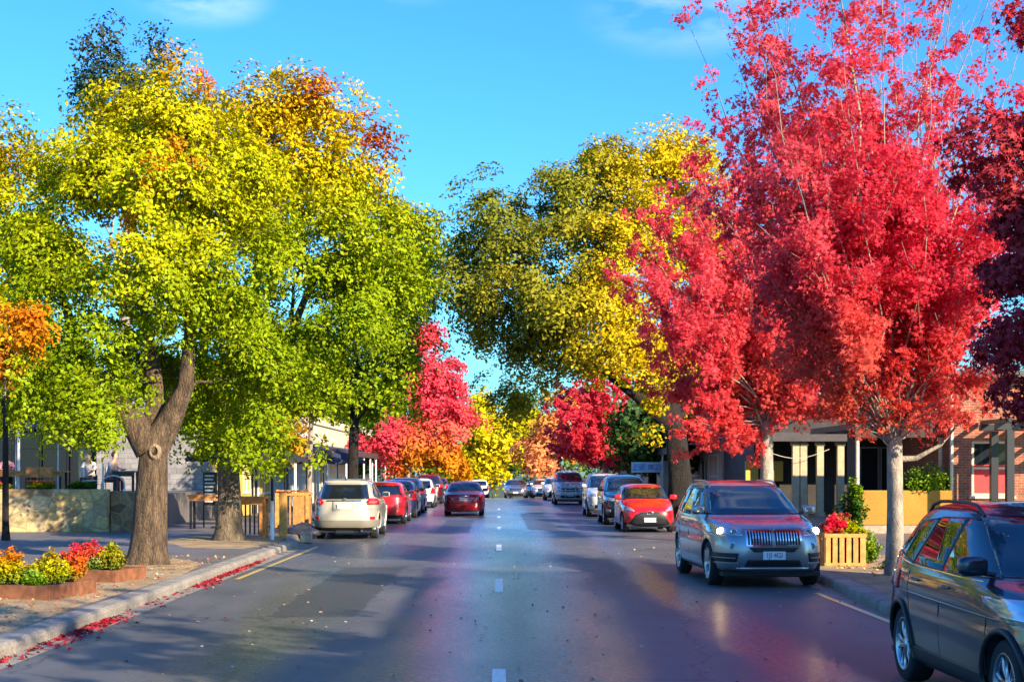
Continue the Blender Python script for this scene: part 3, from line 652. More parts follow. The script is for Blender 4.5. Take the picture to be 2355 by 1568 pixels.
tree("liquidambar_tree", "dark crimson tree reaching in at the right edge of the view", "tree",
    (7.15, 17, g0), [(7.15, 17, g0), (7.15, 17, 1.4), (7.15, 17, 2.4)], 0.16,
    [B3(2380, 120, 19.5, 60, 90), B3(2420, 300, 19.5, 140, 130), B3(2300, 260, 19.5, 80, 80), B3(2270, 400, 19.2, 80, 80), B3(2380, 480, 19, 120, 110), B3(2320, 620, 19, 90, 90), B3(2300, 780, 19.3, 75, 80), B3(2400, 760, 19.5, 120, 130), B3(2360, 890, 19.5, 90, 60), B3(2480, 600, 20, 140, 160)],
    400, 46, 0.08, col_darkred, BARK_SHADED, 33, spray_r=0.24, shell=0.25, tpl=TPL_LOBED)
# far trees
def col_mix(cols, seed=5, fq=.5):
    def f(X, S, idx, rng):
        w_ = np.stack([np.clip(.5 + noise3(S, seed + i, fq), 0.02, 2) for i in range(len(cols))], 1); return pal(rng, w_, cols, .13)
    return f
def col_redleft(X, S, idx, rng):
    zz = np.clip((1060 - zpx(S)) / 110 + .25 * noise3(S, 2, .7) + np.clip((925 - xpx(S)) / 40, 0, 1), 0, 1)
    return pal(rng, np.stack([zz * 1.6, zz * .9, 1.1 * (1 - zz), .7 * (1 - zz)], 1) ** 1.4 + .01, [RD, SAL, ORG, GO], .12)
tree("maple_tree", "tall red and orange pyramid shaped tree on the left beyond the parked cars", "tree",
    (-6.2, 101, 0.1), [(-6.2, 101, 0.1), (-6.2, 101, 1.6), (-6.2, 101, 3)], 0.25,
    [B(985, 800, 101, 34, 60), B(968, 775, 101, 28, 45), B(1025, 890, 101, 45, 60), B(1000, 850, 101, 40, 60), B(1050, 940, 101, 28, 60), B(960, 900, 101, 60, 60), B(1020, 960, 101, 50, 60), B(930, 980, 101, 60, 40), B(990, 1030, 101, 70, 50), B(870, 1030, 99, 50, 32), B(930, 1050, 101, 60, 35), B(1040, 1040, 101, 28, 50), B(900, 1000, 100, 50, 30)],
    620, 40, 0.26, col_redleft, BARK_PALE, 41, spray_r=0.85, shell=0.3)
def far(name, label, px, Y, h, cols, blobs, seed, n=200, leaf=.45, sr=1.3):
    x = (px - CX) / F * Y; z = tz(Y) - .02
    tree(name, label, "tree", (x, Y, z), [(x, Y, z), (x, Y, z + h * .25), (x, Y, z + h * .4)], 0.25, blobs, n, 28, leaf, col_mix(cols, seed), BARK_SHADED, seed, spray_r=sr, shell=0.3)
far("poplar_tree", "bright yellow tree straight ahead at the end of the street", 1120, 150, 12, [(0.6, .46, .006), YG, (0.6, .5, .006)],
    [B(1100, 930, 150, 25, 40), B(1110, 980, 150, 42, 50), B(1150, 990, 150, 36, 50), B(1120, 1040, 150, 62, 45), B(1080, 1050, 150, 40, 50), B(1110, 1095, 150, 70, 28), B(1170, 1040, 150, 22, 40)], 42, 300)
far("poplar_tree", "smaller yellow tree behind the distant silver sedan", 1222, 165, 9, [(0.5, .4, .01), YG, OLV],
    [B(1225, 970, 165, 30, 45), B(1215, 1040, 165, 34, 50), B(1240, 1000, 165, 30, 40), B(1190, 1000, 165, 20, 50)], 43, 170)
far("oak_tree", "dark green tree in the gap at the end of the street", 1175, 190, 14, [DG, (0.05, .1, .03), OLV],
    [B(1190, 1000, 190, 40, 70), B(1150, 1060, 190, 60, 50), B(1215, 920, 190, 38, 60), B(1220, 1040, 190, 60, 60), B(1080, 1090, 190, 70, 35), B(1000, 1080, 190, 90, 40)], 44, 260, .55, 1.7)
far("maple_tree", "orange and gold tree on the right between the yellow and the crimson ones", 1285, 118, 7, [ORG, GO, SAL],
    [B(1300, 920, 118, 32, 40), B(1280, 980, 118, 42, 45), B(1250, 1040, 118, 42, 40), B(1310, 1020, 118, 40, 50), B(1230, 1065, 116, 22, 28)], 45, 220, .36, 1.0)
maple("maple_tree", "round crimson maple on the right above the white ute", (6.2, 86, 0.1), 2.2, 0.2,
    shoot_set(5, 0, [(7.9, -1.6, 1.0, -1, 1, 12), (6.7, -2.7, 2.0, -2, 2, 14), (5.2, -3.5, 2.6, -2.4, 2.4, 15), (4.0, -3.6, 2.8, -2.2, 2.2, 14), (2.9, -3.4, 2.6, -1.8, 1.8, 14)]),
    0, 20, 0.25, col_maple(.25, .1), BARK_PALE, 46, tuft_r=0.5, dens=3.2, tpl=TPL_OVAL)
far("oak_tree", "dense dark green tree hiding the shops behind the elm trunk", 1500, 76, 7, [DG, (0.06, .1, .03), OLV],
    [B(1500, 1010, 76, 60, 60), B(1600, 1010, 76, 60, 60), B(1560, 930, 76, 70, 70), B(1460, 960, 76, 50, 50)], 47, 200, .32, 1.1)
for i, (px, Y, c, lb) in enumerate(((860, 125, [DG, OLV, GR], "dark green tree far down the left side behind the red one"), (1400, 150, [OLV, GR, GO], "olive tree far down the right side behind the crimson maple"),
                       (740, 110, [GR, YG, DG], "green tree behind the shops on the left, above the navy parasols"), (1700, 100, [DG, GR, OLV], "green tree rising behind the shops on the right"))):
    far("oak_tree", lb, px, Y, 10, c, [B(px, 960, Y, 90, 90), B(px - 70, 1020, Y, 70, 60), B(px + 70, 1010, Y, 70, 60), B(px, 1050, Y, 90, 40)], 50 + i, 200, .4, 1.4)
# ------------------------------------------------------------------ cars
def paint(name, col, metal=0.0, rough=0.32):
    m = mat(name, col, rough, metal, 1.0); return m
GLASS = mat("car_glass", (0.008, 0.012, 0.018), 0.02, 0.0); GLASS.node_tree.nodes['Principled BSDF'].inputs['IOR'].default_value = 2.1
RUBBER = mat("tyre_rubber", (0.018, 0.018, 0.019), 0.85, bump=0.3, bscale=60)
TRIM = mat("black_trim", (0.015, 0.015, 0.016), 0.45)
CHROME = mat("chrome", (0.75, 0.75, 0.76), 0.12, 1.0)
ALLOY = mat("alloy", (0.55, 0.56, 0.58), 0.28, 1.0)
SILV = mat("silver_trim", (0.5, 0.5, 0.51), 0.3, 0.9)
TAIL = mat("tail_red", (0.55, 0.01, 0.015), 0.12, 0.0, 1.0)
TAILHI = mat("tail_bright", (0.9, 0.12, 0.05), 0.15, 0.0, 1.0)
LENS = mat("lamp_lens", (0.55, 0.57, 0.6), 0.1, 0.6, 1.0)
LAMP_ON = mat("headlamp_lit", (1, .95, .8), 0.2, emit=(1.0, 0.72, 0.30), estr=40)
DRL = mat("sidelight_lit", (1, 1, 1), 0.2, emit=(1.0, 0.97, 0.9), estr=6)
PLATE = mat("plate_white", (0.72, 0.73, 0.75), 0.35)
PLATE_INK = mat("plate_ink", (0.03, 0.04, 0.12), 0.5)
AMBER = mat("amber_lens", (0.7, 0.25, 0.02), 0.15, 0, 1)

LV = {}
LV['suv'] = [(.24,2.20,-2.20,.86),(.30,2.34,-2.34,.925),(.45,2.43,-2.43,.955),(.65,2.445,-2.44,.968),(.85,2.39,-2.41,.968),(.98,2.25,-2.37,.96),(1.08,1.88,-2.34,.945),(1.16,1.32,-2.31,.918),
             (1.28,1.05,-2.24,.868),(1.45,.66,-2.13,.79),(1.60,.33,-2.02,.72),(1.70,.0,-1.90,.62),(1.745,-.35,-1.65,.42),(1.76,-.6,-1.3,.15)]
LV['sport'] = [(a, b_, c_, d_) for (a, b_, c_, d_) in LV['suv'][:8]] + [(1.28,1.05,-2.20,.868),(1.45,.66,-2.00,.79),(1.60,.33,-1.78,.72),(1.70,.0,-1.52,.62),(1.745,-.30,-1.25,.42),(1.76,-.5,-1.0,.15)]
LV['hatch'] = [(.20,1.75,-1.75,.78),(.27,1.90,-1.88,.82),(.42,1.965,-1.95,.845),(.60,1.955,-1.97,.852),(.75,1.87,-1.95,.85),(.86,1.62,-1.92,.842),(.95,1.30,-1.90,.825),(1.01,1.04,-1.86,.80),
             (1.15,.74,-1.78,.755),(1.32,.36,-1.65,.68),(1.43,.02,-1.5,.59),(1.485,-.3,-1.3,.42),(1.50,-.6,-1.0,.15)]
LV['sedan'] = [(.20,2.1,-2.15,.82),(.28,2.27,-2.28,.87),(.42,2.34,-2.34,.895),(.60,2.34,-2.36,.90),(.74,2.25,-2.345,.895),(.85,1.95,-2.31,.885),(.92,1.5,-2.23,.87),(.975,1.05,-1.85,.85),
             (1.02,.86,-1.55,.82),(1.14,.6,-1.34,.76),(1.29,.22,-1.05,.68),(1.385,-.1,-.85,.58),(1.43,-.35,-.65,.40),(1.445,-.5,-.55,.15)]
WIN = {}
WIN['suv'] = dict(ws=[(-.77,1.185),(.77,1.185),(.62,1.65),(-.62,1.65)], rs=[(-.69,1.17),(.69,1.17),(.60,1.58),(-.60,1.58)],
    side=[[(1.0,1.19),(.50,1.50),(.12,1.60),(-.06,1.61),(-.10,1.16)], [(-.18,1.16),(-.14,1.61),(-.88,1.60),(-1.02,1.17)], [(-1.10,1.175),(-.97,1.595),(-1.40,1.56),(-1.80,1.36),(-1.86,1.25)]],
    doors=[[(1.12,.40),(1.16,1.08)], [(-.11,.38),(-.15,1.12)], [(-1.12,1.12),(-1.15,.85),(-.95,.5)], [(1.12,.40),(-.11,.38)], [(-.11,.38),(-.95,.42)]], hz=.98, wb=(1.49,-1.44), rr=.37, belt=1.14)
WIN['sport'] = dict(WIN['suv']); WIN['sport']['side'] = [[(1.02,1.17),(.50,1.49),(.12,1.60),(-.06,1.615),(-.10,1.15)], [(-.17,1.15),(-.13,1.615),(-.80,1.60),(-1.02,1.18)], [(-1.09,1.185),(-.87,1.595),(-1.18,1.56),(-1.50,1.43),(-1.80,1.27)]]; WIN['sport']['rs'] = [(-.66,1.2),(.66,1.2),(.55,1.5),(-.55,1.5)]
WIN['hatch'] = dict(ws=[(-.70,1.04),(.70,1.04),(.56,1.38),(-.56,1.38)], rs=[(-.62,1.03),(.62,1.03),(.55,1.36),(-.55,1.36)],
    side=[[(.82,1.03),(.30,1.30),(.0,1.37),(-.18,1.385),(-.20,.99)], [(-.27,.99),(-.25,1.385),(-.85,1.36),(-1.0,1.02)], [(-1.06,1.03),(-.93,1.34),(-1.15,1.31),(-1.38,1.1)]],
    doors=[[(.95,.35),(.98,.95)], [(-.22,.33),(-.23,.98)], [(-1.02,.98),(-1.05,.75),(-.85,.5)], [(.95,.35),(-.85,.35)]], hz=.88, wb=(1.27,-1.24), rr=.31, belt=.97)
WIN['sedan'] = dict(ws=[(-.72,1.02),(.72,1.02),(.56,1.35),(-.56,1.35)], rs=[(-.70,1.035),(.70,1.035),(.55,1.35),(-.55,1.35)],
    side=[[(.78,1.0),(.30,1.25),(.02,1.33),(-.08,1.335),(-.10,.97)], [(-.17,.97),(-.15,1.335),(-.62,1.31),(-.90,1.2),(-1.12,1.0)]],
    doors=[[(.95,.35),(.98,.93)], [(-.12,.33),(-.13,.96)], [(-1.1,.97),(-1.12,.75),(-.9,.5)], [(.95,.35),(-.9,.35)]], hz=.86, wb=(1.40,-1.33), rr=.32, belt=.95)

def shell_bm(kind, L, W, H, sub=4, nr=64):
    lv = np.array(LV[kind], float)
    l0, w0, h0 = (lv[:, 1].max() - lv[:, 2].min()), lv[:, 3].max() * 2, lv[:, 0].max()
    sx, sy, sz = L / l0, W / w0, H / h0
    rows = []
    n = len(lv)
    for i in range(n - 1):
        p0, p1, p2, p3 = lv[max(i-1, 0)], lv[i], lv[i+1], lv[min(i+2, n-1)]
        for q in range(sub):
            t = q / sub
            rows.append(0.5*((2*p1)+(-p0+p2)*t+(2*p0-5*p1+4*p2-p3)*t*t+(-p0+3*p1-3*p2+p3)*t**3))
    rows.append(lv[-1])
    belt = WIN[kind]['belt']; bm = bmesh.new(); rings = []
    for (z, xf, xr, w_) in rows:
        g = min(max((z - belt + .05) / .15, 0), 1); hood = min(max((z - belt + .30) / .12, 0), 1) * (1 - g)
        nf = 4.6 * (1 - g) + 4.2 * g - hood * 0.9; nb = 5.2; x0 = (xf + xr) / 2 if g > 0 else 0; x0 = x0 * (g if g > 0 else 1)
        ring = []
        for j in range(nr):
            a = 2 * math.pi * (j + 0.5) / nr; c, s = math.cos(a), math.sin(a)
            e = nf if c > 0 else nb; amp = (xf - x0) if c > 0 else (x0 - xr)
            x = x0 + amp * math.copysign(abs(c) ** (2 / e), c); y = w_ * math.copysign(abs(s) ** (2 / e), s)
            # gentle waist line
            y *= 1 - 0.012 * math.exp(-((z - .72 * belt) / .08) ** 2)
            ring.append(bm.verts.new((x * sx, y * sy, z * sz)))
        rings.append(ring)
    for a, b_ in zip(rings[:-1], rings[1:]):
        for j in range(nr):
            k = (j + 1) % nr; bm.faces.new((a[j], a[k], b_[k], b_[j]))
    bm.faces.new(rings[-1]); bm.faces.new(list(reversed(rings[0])))
    bmesh.ops.recalc_face_normals(bm, faces=bm.faces)
    return bm, (sx, sy, sz)

class Car:
    def __init__(s, name, label, kind, L, W, H, pm, group=None, nr=64, sub=4, cat='car'):
        s.kind, s.pm = kind, pm; s.bm, s.s = shell_bm(kind, L, W, H, sub, nr); s.g = WIN[kind]
        s.root = empty(name); tag(s.root, label, cat, group); s.L, s.W, s.H = L, W, H
        s.bvh = BVHTree.FromBMesh(s.bm)
    def q(s, axis, poly):     # scale template coordinates
        sx, sy, sz = s.s
        return [((a * sy if axis[0] == 'x' else a * sx), b_ * sz) for a, b_ in poly]
    def patch(s, name, poly, axis, m, off=0.004, parent=None, raw=False, thick=0.0, keep=None):
        """cut a convex window out of a copy of the body skin, looking along axis x+, x-, y+ or y-, and lay it off the skin"""
        if not raw: poly = s.q(axis, poly)
        bm = s.bm.copy(); ax = axis[0]; sg = 1 if axis[1] == '+' else -1
        cx = sum(p[0] for p in poly) / len(poly); cz = sum(p[1] for p in poly) / len(poly)
        kill = [f for f in bm.faces if (f.normal.x if ax == 'x' else f.normal.y) * sg < (0.06 if ax == 'x' else .15)]
        bmesh.ops.delete(bm, geom=kill, context='FACES')
        for i in range(len(poly)):
            a, b_ = poly[i], poly[(i+1) % len(poly)]; d = (b_[0]-a[0], b_[1]-a[1]); n_ = (d[1], -d[0])
            if n_[0]*(cx-a[0]) + n_[1]*(cz-a[1]) > 0: n_ = (-n_[0], -n_[1])
            if ax == 'x': co, no = Vector((0, a[0], a[1])), Vector((0, n_[0], n_[1]))
            else: co, no = Vector((a[0], 0, a[1])), Vector((n_[0], 0, n_[1]))
            if no.length < 1e-7: continue
            bmesh.ops.bisect_plane(bm, geom=bm.verts[:] + bm.edges[:] + bm.faces[:], plane_co=co, plane_no=no.normalized(), clear_outer=True)
        if keep: bmesh.ops.delete(bm, geom=[f for f in bm.faces if not keep(f.calc_center_median())], context='FACES')
        if not bm.faces: bm.free(); return None
        bm.normal_update()
        for v in bm.verts: v.co += v.normal * off
        if thick or off > 0.001:
            ed = [e for e in bm.edges if e.is_boundary]
            r = bmesh.ops.extrude_edge_only(bm, edges=ed)
            nm = {}
            for v in [g_ for g_ in r['geom'] if isinstance(g_, bmesh.types.BMVert)]:
                v.co -= v.normal * 0 
                c, no, i, d = s.bvh.find_nearest(v.co)
                if c is not None: v.co = c - no * 0.002
        me = bpy.data.meshes.new(name); bm.to_mesh(me); bm.free(); me.materials.append(m)
        me.polygons.foreach_set('use_smooth', [True] * len(me.polygons))
        return link(name, me, parent or s.root)
    def both(s, name, poly, axis, m, **k):
        """front or rear feature mirrored left and right"""
        a = s.patch(name, poly, axis, m, **k); b_ = s.patch(name, [(-y, z) for y, z in poly], axis, m, **k); return a, b_
    def surf(s, y, z, d=1):   # x of the skin at (y,z), front (d=1) or rear (-1)
        h = s.bvh.ray_cast(Vector((5 * d, y, z)), Vector((-d, 0, 0))); return h[0].x if h[0] else 2 * d
    def side(s, x, z, d=1):
        h = s.bvh.ray_cast(Vector((x, 3 * d, z)), Vector((0, -d, 0))); return h[0].y if h[0] else .9 * d
    def body(s, arch_trim=None, sill=True):
        bm = s.bm.copy(); sx, sy, sz = s.s; g = s.g; rr_ = g['rr'] * (sz * .5 + sx * .5); s.rr = rr_; Ra = rr_ + .045
        s.wx = [g['wb'][0] * sx, g['wb'][1] * sx]
        N = 18
        for cx in s.wx:
            for i in range(N // 2 + 3):
                a = math.pi * (i - 1) / (N // 2); no = Vector((math.cos(a), 0, math.sin(a))); co = Vector((cx, 0, rr_)) + no * Ra
                fs = [f for f in bm.faces if abs(f.calc_center_median().x - cx) < Ra + .25 and f.calc_center_median().z < rr_ + Ra + .2 and abs(f.calc_center_median().y) > s.W * .25]
                ge = list({e for f in fs for e in f.edges}); gv = list({v for f in fs for v in f.verts})
                bmesh.ops.bisect_plane(bm, geom=gv + ge + fs, plane_co=co, plane_no=no)
        def inside(c):
            return any(math.hypot(c.x - cx, c.z - rr_) < Ra * 1.0 for cx in s.wx) and abs(c.y) > s.W * .25
        bmesh.ops.delete(bm, geom=[f for f in bm.faces if inside(f.calc_center_median())], context='FACES')
        ed = [e for e in bm.edges if e.is_boundary and any(math.hypot(e.verts[0].co.x - cx, e.verts[0].co.z - rr_) < Ra + .06 for cx in s.wx)]
        r = bmesh.ops.extrude_edge_only(bm, edges=ed)
        for v in [q for q in r['geom'] if isinstance(q, bmesh.types.BMVert)]: v.co.y -= math.copysign(.28, v.co.y)
        for f in [q for q in r['geom'] if isinstance(q, bmesh.types.BMFace)]: f.material_index = 1
        me = bpy.data.meshes.new("body"); bm.to_mesh(me); bm.free(); me.materials.append(s.pm); me.materials.append(TRIM)
        for p in me.polygons: p.use_smooth = True
        link('body', me, s.root)
        ub = MB(); ub.box(-s.L*.44, s.L*.44, -s.W*.33, s.W*.33, .17, s.H*.40); ub.box(-s.L*.46, s.L*.46, -s.W*.42, s.W*.42, .20*sz, .26*sz)
        ub.build('underbody', TRIM, s.root)
        if arch_trim is not None:
            for cx in s.wx:
                for d in (1, -1):
                    pts = []
                    for i in range(17):
                        a = math.pi * (i / 16 * 1.12 - .06); x = cx + math.cos(a) * (Ra + .012); z = rr_ + math.sin(a) * (Ra + .012)
                        if z < .25: z = .25
                        pts.append((x, s.side(x, z, d) + .004 * d, z))
                    mb = MB(); mb.tube(pts, .026, 6); mb.build('wheel_arch', arch_trim, s.root, smooth=True)
    def wheels(s, spokes=5, rim=ALLOY, track=None, width=.22, double=True):
        R_ = s.rr; rimr = R_ * .70; h = width / 2
        tp = [(rimr, -h), (R_*.93, -h), (R_*.985, -h*.82), (R_, -h*.55), (R_, h*.55), (R_*.985, h*.82), (R_*.93, h), (rimr, h*.98)]
        tm = None
        for cx in s.wx:
            for d in (1, -1):
                y = d * ((track or s.W / 2 - .02) - h - .025); M_ = Matrix.Rotation(R(-90 * d), 4, 'X')
                if tm is None:
                    mb = MB(); mb.lathe(tp, 36, Matrix.Identity(4)); mb.lathe([(0.02, -h), (rimr, -h)], 24)
                    wob = mb.build('wheel', RUBBER, s.root, smooth=True); tm = wob.data
                    mb = MB(); mb.lathe([(rimr*1.005, h*.99), (rimr*.97, h*1.02), (rimr*.92, h*.7), (rimr*.9, -h*.2)], 36)
                    mb.lathe([(0.0, h*.86), (.045, h*.86), (.06, h*.7), (.06, 0)], 16)
                    for i in range(spokes):
                        for dd in ((-.09, .09) if double else (0,)):
                            a = 2*math.pi*i/spokes; Mz = Matrix.Rotation(a, 4, 'Z')
                            pts = [(.05, dd*.25, h*.62), (rimr*.5, dd*.6, h*.72), (rimr*.93, dd*1.0, h*.66)]
                            mb.tube([Mz @ Vector(p) for p in pts], [.02, .017, .02], 6)
                    mb.mi = 1; mb.lathe([(0.0, -h*.1), (rimr*.9, -h*.1)], 24); mb.lathe([(rimr*.3, h*.25), (rimr*.72, h*.25), (rimr*.72, 0)], 24)
                    rob = mb.build('rim', [rim, TRIM], wob, smooth=True); rm = rob.data
                else:
                    wob = link('wheel', tm, s.root); rob = link('rim', rm, wob)
                wob.location = (cx, y, R_ + .0); wob.rotation_euler = M_.to_euler()
    def glass(s, seal=TRIM, front=True, rear=True, detail=True):
        def grow(poly, k):
            cx = sum(p[0] for p in poly)/len(poly); cz = sum(p[1] for p in poly)/len(poly); out = []
            for a, b_ in poly:
                l_ = math.hypot(a-cx, b_-cz); out.append((cx+(a-cx)*(1+k/l_), cz+(b_-cz)*(1+k/l_)))
            return out
        g = s.g
        if front:
            w_ = s.patch('windscreen', g['ws'], 'x+', GLASS, .006); s.patch('seal', grow(g['ws'], .035), 'x+', seal, .002, parent=w_)
        if rear:
            w_ = s.patch('rear_window', g['rs'], 'x-', GLASS, .006); s.patch('seal', grow(g['rs'], .035), 'x-', seal, .002, parent=w_)
        for d in ('+', '-'):
            for p in g['side']:
                w_ = s.patch('side_window', p, 'y' + d, GLASS, .006); s.patch('seal', grow(p, .03), 'y' + d, seal, .002, parent=w_)
            if detail:
                mb = MB(); sgn = 1 if d == '+' else -1; sx, sy, sz = s.s
                for seg in g['doors']:
                    for (a, b_) in zip(seg[:-1], seg[1:]):
                        pts = []
                        for i in range(7):
                            t = i/6; x = (a[0]*(1-t)+b_[0]*t)*sx; z = (a[1]*(1-t)+b_[1]*t)*sz; pts.append((x, s.side(x, z, sgn) - .0005*sgn, z))
                        mb.tube(pts, .004, 4)
                mb.build('door_seam', TRIM, s.root)
    def handles(s, m=None):
        sx, sy, sz = s.s
        for d in (1, -1):
            for x in ((-.02, -.98) if s.kind != 'hatch' else (-.08, -.88)):
                z = s.g['belt']*sz*.90; x = x*sx; y = s.side(x+.09, z, d)
                mb = MB(); mb.tube([(x, y+.0*d, z), (x+.03, y+.03*d, z+.003), (x+.14, y+.032*d, z+.004), (x+.18, y+.0*d, z)], .012, 6); mb.build('door_handle', m or s.pm, s.root, smooth=True)
    def mirrors(s, m=None):
        sx, sy, sz = s.s
        for d in (1, -1):
            x = s.g['side'][0][0][0]*sx - .12; z = (s.g['belt']+.10)*sz; y = s.side(x, z - .05, d)
            bm = bmesh.new(); bmesh.ops.create_cube(bm, size=1)
            for v in bm.verts:
                v.co = Vector((v.co.x*.13*(1 if v.co.x > 0 else 1), v.co.y*.23, v.co.z*.155*(1 - .25*(v.co.y*d > 0))))
            bmesh.ops.subdivide_edges(bm, edges=bm.edges[:], cuts=3, use_grid_fill=True)
            for v in bm.verts:
                u = Vector((v.co.x/.065, v.co.y/.115, v.co.z/.078)); k = (abs(u.x)**4+abs(u.y)**4+abs(u.z)**4)**.25
                v.co = Vector((v.co.x/k, v.co.y/k, v.co.z/k)); v.co += Vector((x, y + .16*d, z + .02))
            me = bpy.data.meshes.new('mirror'); bm.to_mesh(me); bm.free(); me.materials.append(m or s.pm)
            for p in me.polygons: p.use_smooth = True
            mo = link('mirror', me, s.root)
            mb = MB(); mb.tube([(x+.01, y-.02*d, z-.05), (x, y+.10*d, z-.03)], .022, 6); mb.build('mirror_arm', TRIM, mo)
            mb = MB(); mb.box(x-.069, x-.066, y+.07*d, y+.25*d, z-.03, z+.075) if d > 0 else mb.box(x-.069, x-.066, y-.25, y-.07, z-.03, z+.075); mb.build('mirror_glass', GLASS, mo)
    def rails(s, m=SILV):
        sx, sy, sz = s.s
        for d in (1, -1):
            pts = []
            for i in range(9):
                x = (.05 - 1.75*i/8)*sx; y = d*.60*sy; h = s.bvh.ray_cast(Vector((x, y, 4)), Vector((0, 0, -1))); z = h[0].z if h[0] else s.H*.96
                pts.append((x, y, z + (0.0 if i in (0, 8) else .045)))
            mb = MB(); mb.tube(pts, .016, 6); mb.build('roof_rail', m, s.root, smooth=True)
    def plate(s, z, front=True, text="", w_=.372, h=.134, y=0.0):
        d = 1 if front else -1; x = max(abs(s.surf(y, z, d)), abs(s.surf(y, z + h/2, d)), abs(s.surf(y, z - h/2, d))) * d
        mb = MB(); mb.box(min(x+.012*d, x+.02*d), max(x+.012*d, x+.02*d), y-w_/2, y+w_/2, z-h/2, z+h/2); mb.box(min(x-.1*d, x+.0125*d), max(x-.1*d, x+.0125*d), y-w_*.3, y+w_*.3, z-h*.3, z+h*.3)
        p = mb.build('number_plate', PLATE, s.root)
        if text:
            c = bpy.data.curves.new('plate_text', 'FONT'); c.body = text; c.size = h*.88; c.align_x = 'CENTER'; c.align_y = 'CENTER'; c.materials.append(PLATE_INK); c.extrude = .001
            t = bpy.data.objects.new('plate_text', c); COL.objects.link(t); t.parent = p; t.location = (x+.0215*d, y, z); t.rotation_euler = (R(90), 0, R(90*d)); t.scale = (.85, 1, 1)
    def strips(s, name, items, axis, m, off=.01):
        """several small patches joined as one part"""
        obs = [s.patch(name, p, axis, m, off=off) for p in items]; obs = [o_ for o_ in obs if o_]
        if not obs: return
        bm = bmesh.new()
        for o_ in obs: bm.from_mesh(o_.data)
        bm.to_mesh(obs[0].data); bm.free()
        for o_ in obs[1:]: bpy.data.objects.remove(o_)
        for p in obs[0].data.polygons: p.use_smooth = False
        return obs[0]
    def place(s, x, y, face, yaw=0):
        s.root.location = (x, y, tz(y) + .003); s.root.rotation_euler = (math.atan2(0, 1), 0, R({'cam': -90, 'away': 90}[face] + yaw)); s.bm.free(); return s.root
def rect(y0, y1, z0, z1): return [(y0, z0), (y1, z0), (y1, z1), (y0, z1)]
def disc(s, name, y, z, r, m, d=1, parent=None, off=.012, depth=.03):
    x = s.surf(y, z, d); mb = MB(); M_ = Matrix.Translation((x + off*d, y, z)) @ Matrix.Rotation(R(90*d), 4, 'Y')
    mb.lathe([(0, .004), (r*.8, .004), (r, -.002), (r, -depth)], 20, M_); return mb.build(name, m, parent or s.root, smooth=False)

# ---- the grey wagon with lit headlamps
c = Car("parked_car", "grey metallic four wheel drive wagon facing us with lit headlamps and upright split grille", 'suv', 4.89, 1.94, 1.76, paint("paint_grey", (0.36, 0.37, 0.39), .75), nr=96, sub=5)
c.body(None); c.wheels(5); c.glass(); c.handles(); c.mirrors(); c.rails()
c.both('headlight', [(.50,.86),(.93,.89),(.95,1.03),(.72,1.045),(.50,.965)], 'x+', LENS, off=.006)
for y in (.62, .80):
    for sgn in (1, -1):
        lm = LAMP_ON if y > .7 else SILV
        disc(c, 'lamp', sgn*y, .925, .040 if y > .7 else .052, lm, off=.03)
        mb = MB(); x = c.surf(sgn*y, .925); M_ = Matrix.Translation((x+.024, sgn*y, .925)) @ Matrix.Rotation(R(90), 4, 'Y'); mb.lathe([(.060, 0), (.066, .008), (.072, 0), (.066, -.02)], 20, M_, True); mb.build('lamp_ring', CHROME, c.root, smooth=True)
c.strips('grille', [[(-.42,.70),(-.03,.70),(-.03,.93),(-.445,.93)], [(.42,.70),(.03,.70),(.03,.93),(.445,.93)]], 'x+', TRIM, .008)
bars = []
for sgn in (1, -1):
    for i in range(9):
        y = .05 + .047*i; bars.append([(sgn*y, .705), (sgn*(y+.017), .705), (sgn*(y+.017), .925), (sgn*y, .925)])
    bars += [[(sgn*.02,.695),(sgn*.44,.695),(sgn*.44,.712),(sgn*.02,.712)], [(sgn*.02,.922),(sgn*.45,.922),(sgn*.45,.938),(sgn*.02,.938)], [(sgn*.435,.70),(sgn*.452,.70),(sgn*.46,.93),(sgn*.442,.93)]]
c.strips('grille_bars', bars, 'x+', CHROME, .026)
c.patch('lower_grille', [(-.33,.60),(.33,.60),(.42,.675),(-.42,.675)], 'x+', TRIM, .006)
c.patch('lower_intake', [(-.48,.36),(.48,.36),(.43,.475),(-.43,.475)], 'x+', TRIM, .006)
c.patch('skid_plate', [(-.55,.305),(.55,.305),(.60,.345),(-.60,.345)], 'x+', SILV, .02)
c.both('corner_intake', [(.60,.43),(.90,.43),(.92,.58),(.57,.58)], 'x+', TRIM, off=.006)
for sgn in (1, -1):
    c.strips('chrome_strip', [[(sgn*.915,.41),(sgn*.94,.41),(sgn*.945,.60),(sgn*.92,.60)], [(sgn*.58,.40),(sgn*.93,.40),(sgn*.93,.42),(sgn*.58,.42)], [(sgn*.62,.495),(sgn*.9,.495),(sgn*.9,.508),(sgn*.62,.508)], [(sgn*.54,.345),(sgn*.57,.345),(sgn*.60,.42),(sgn*.575,.42)]], 'x+', SILV, .016)
    disc(c, 'fog_lamp', sgn*.66, .70, .058, LENS, off=.008); 
disc(c, 'bonnet_badge', 0, .965, .038, SILV, off=.014)
c.plate(.545, True, "1JI 4GI")
c.both('tail_light', [(.60,.95),(.93,.95),(.93,1.12),(.60,1.10)], 'x-', TAIL, off=.008); c.plate(.85, False)
c.place(4.40, 26.55, 'cam', 2.6)

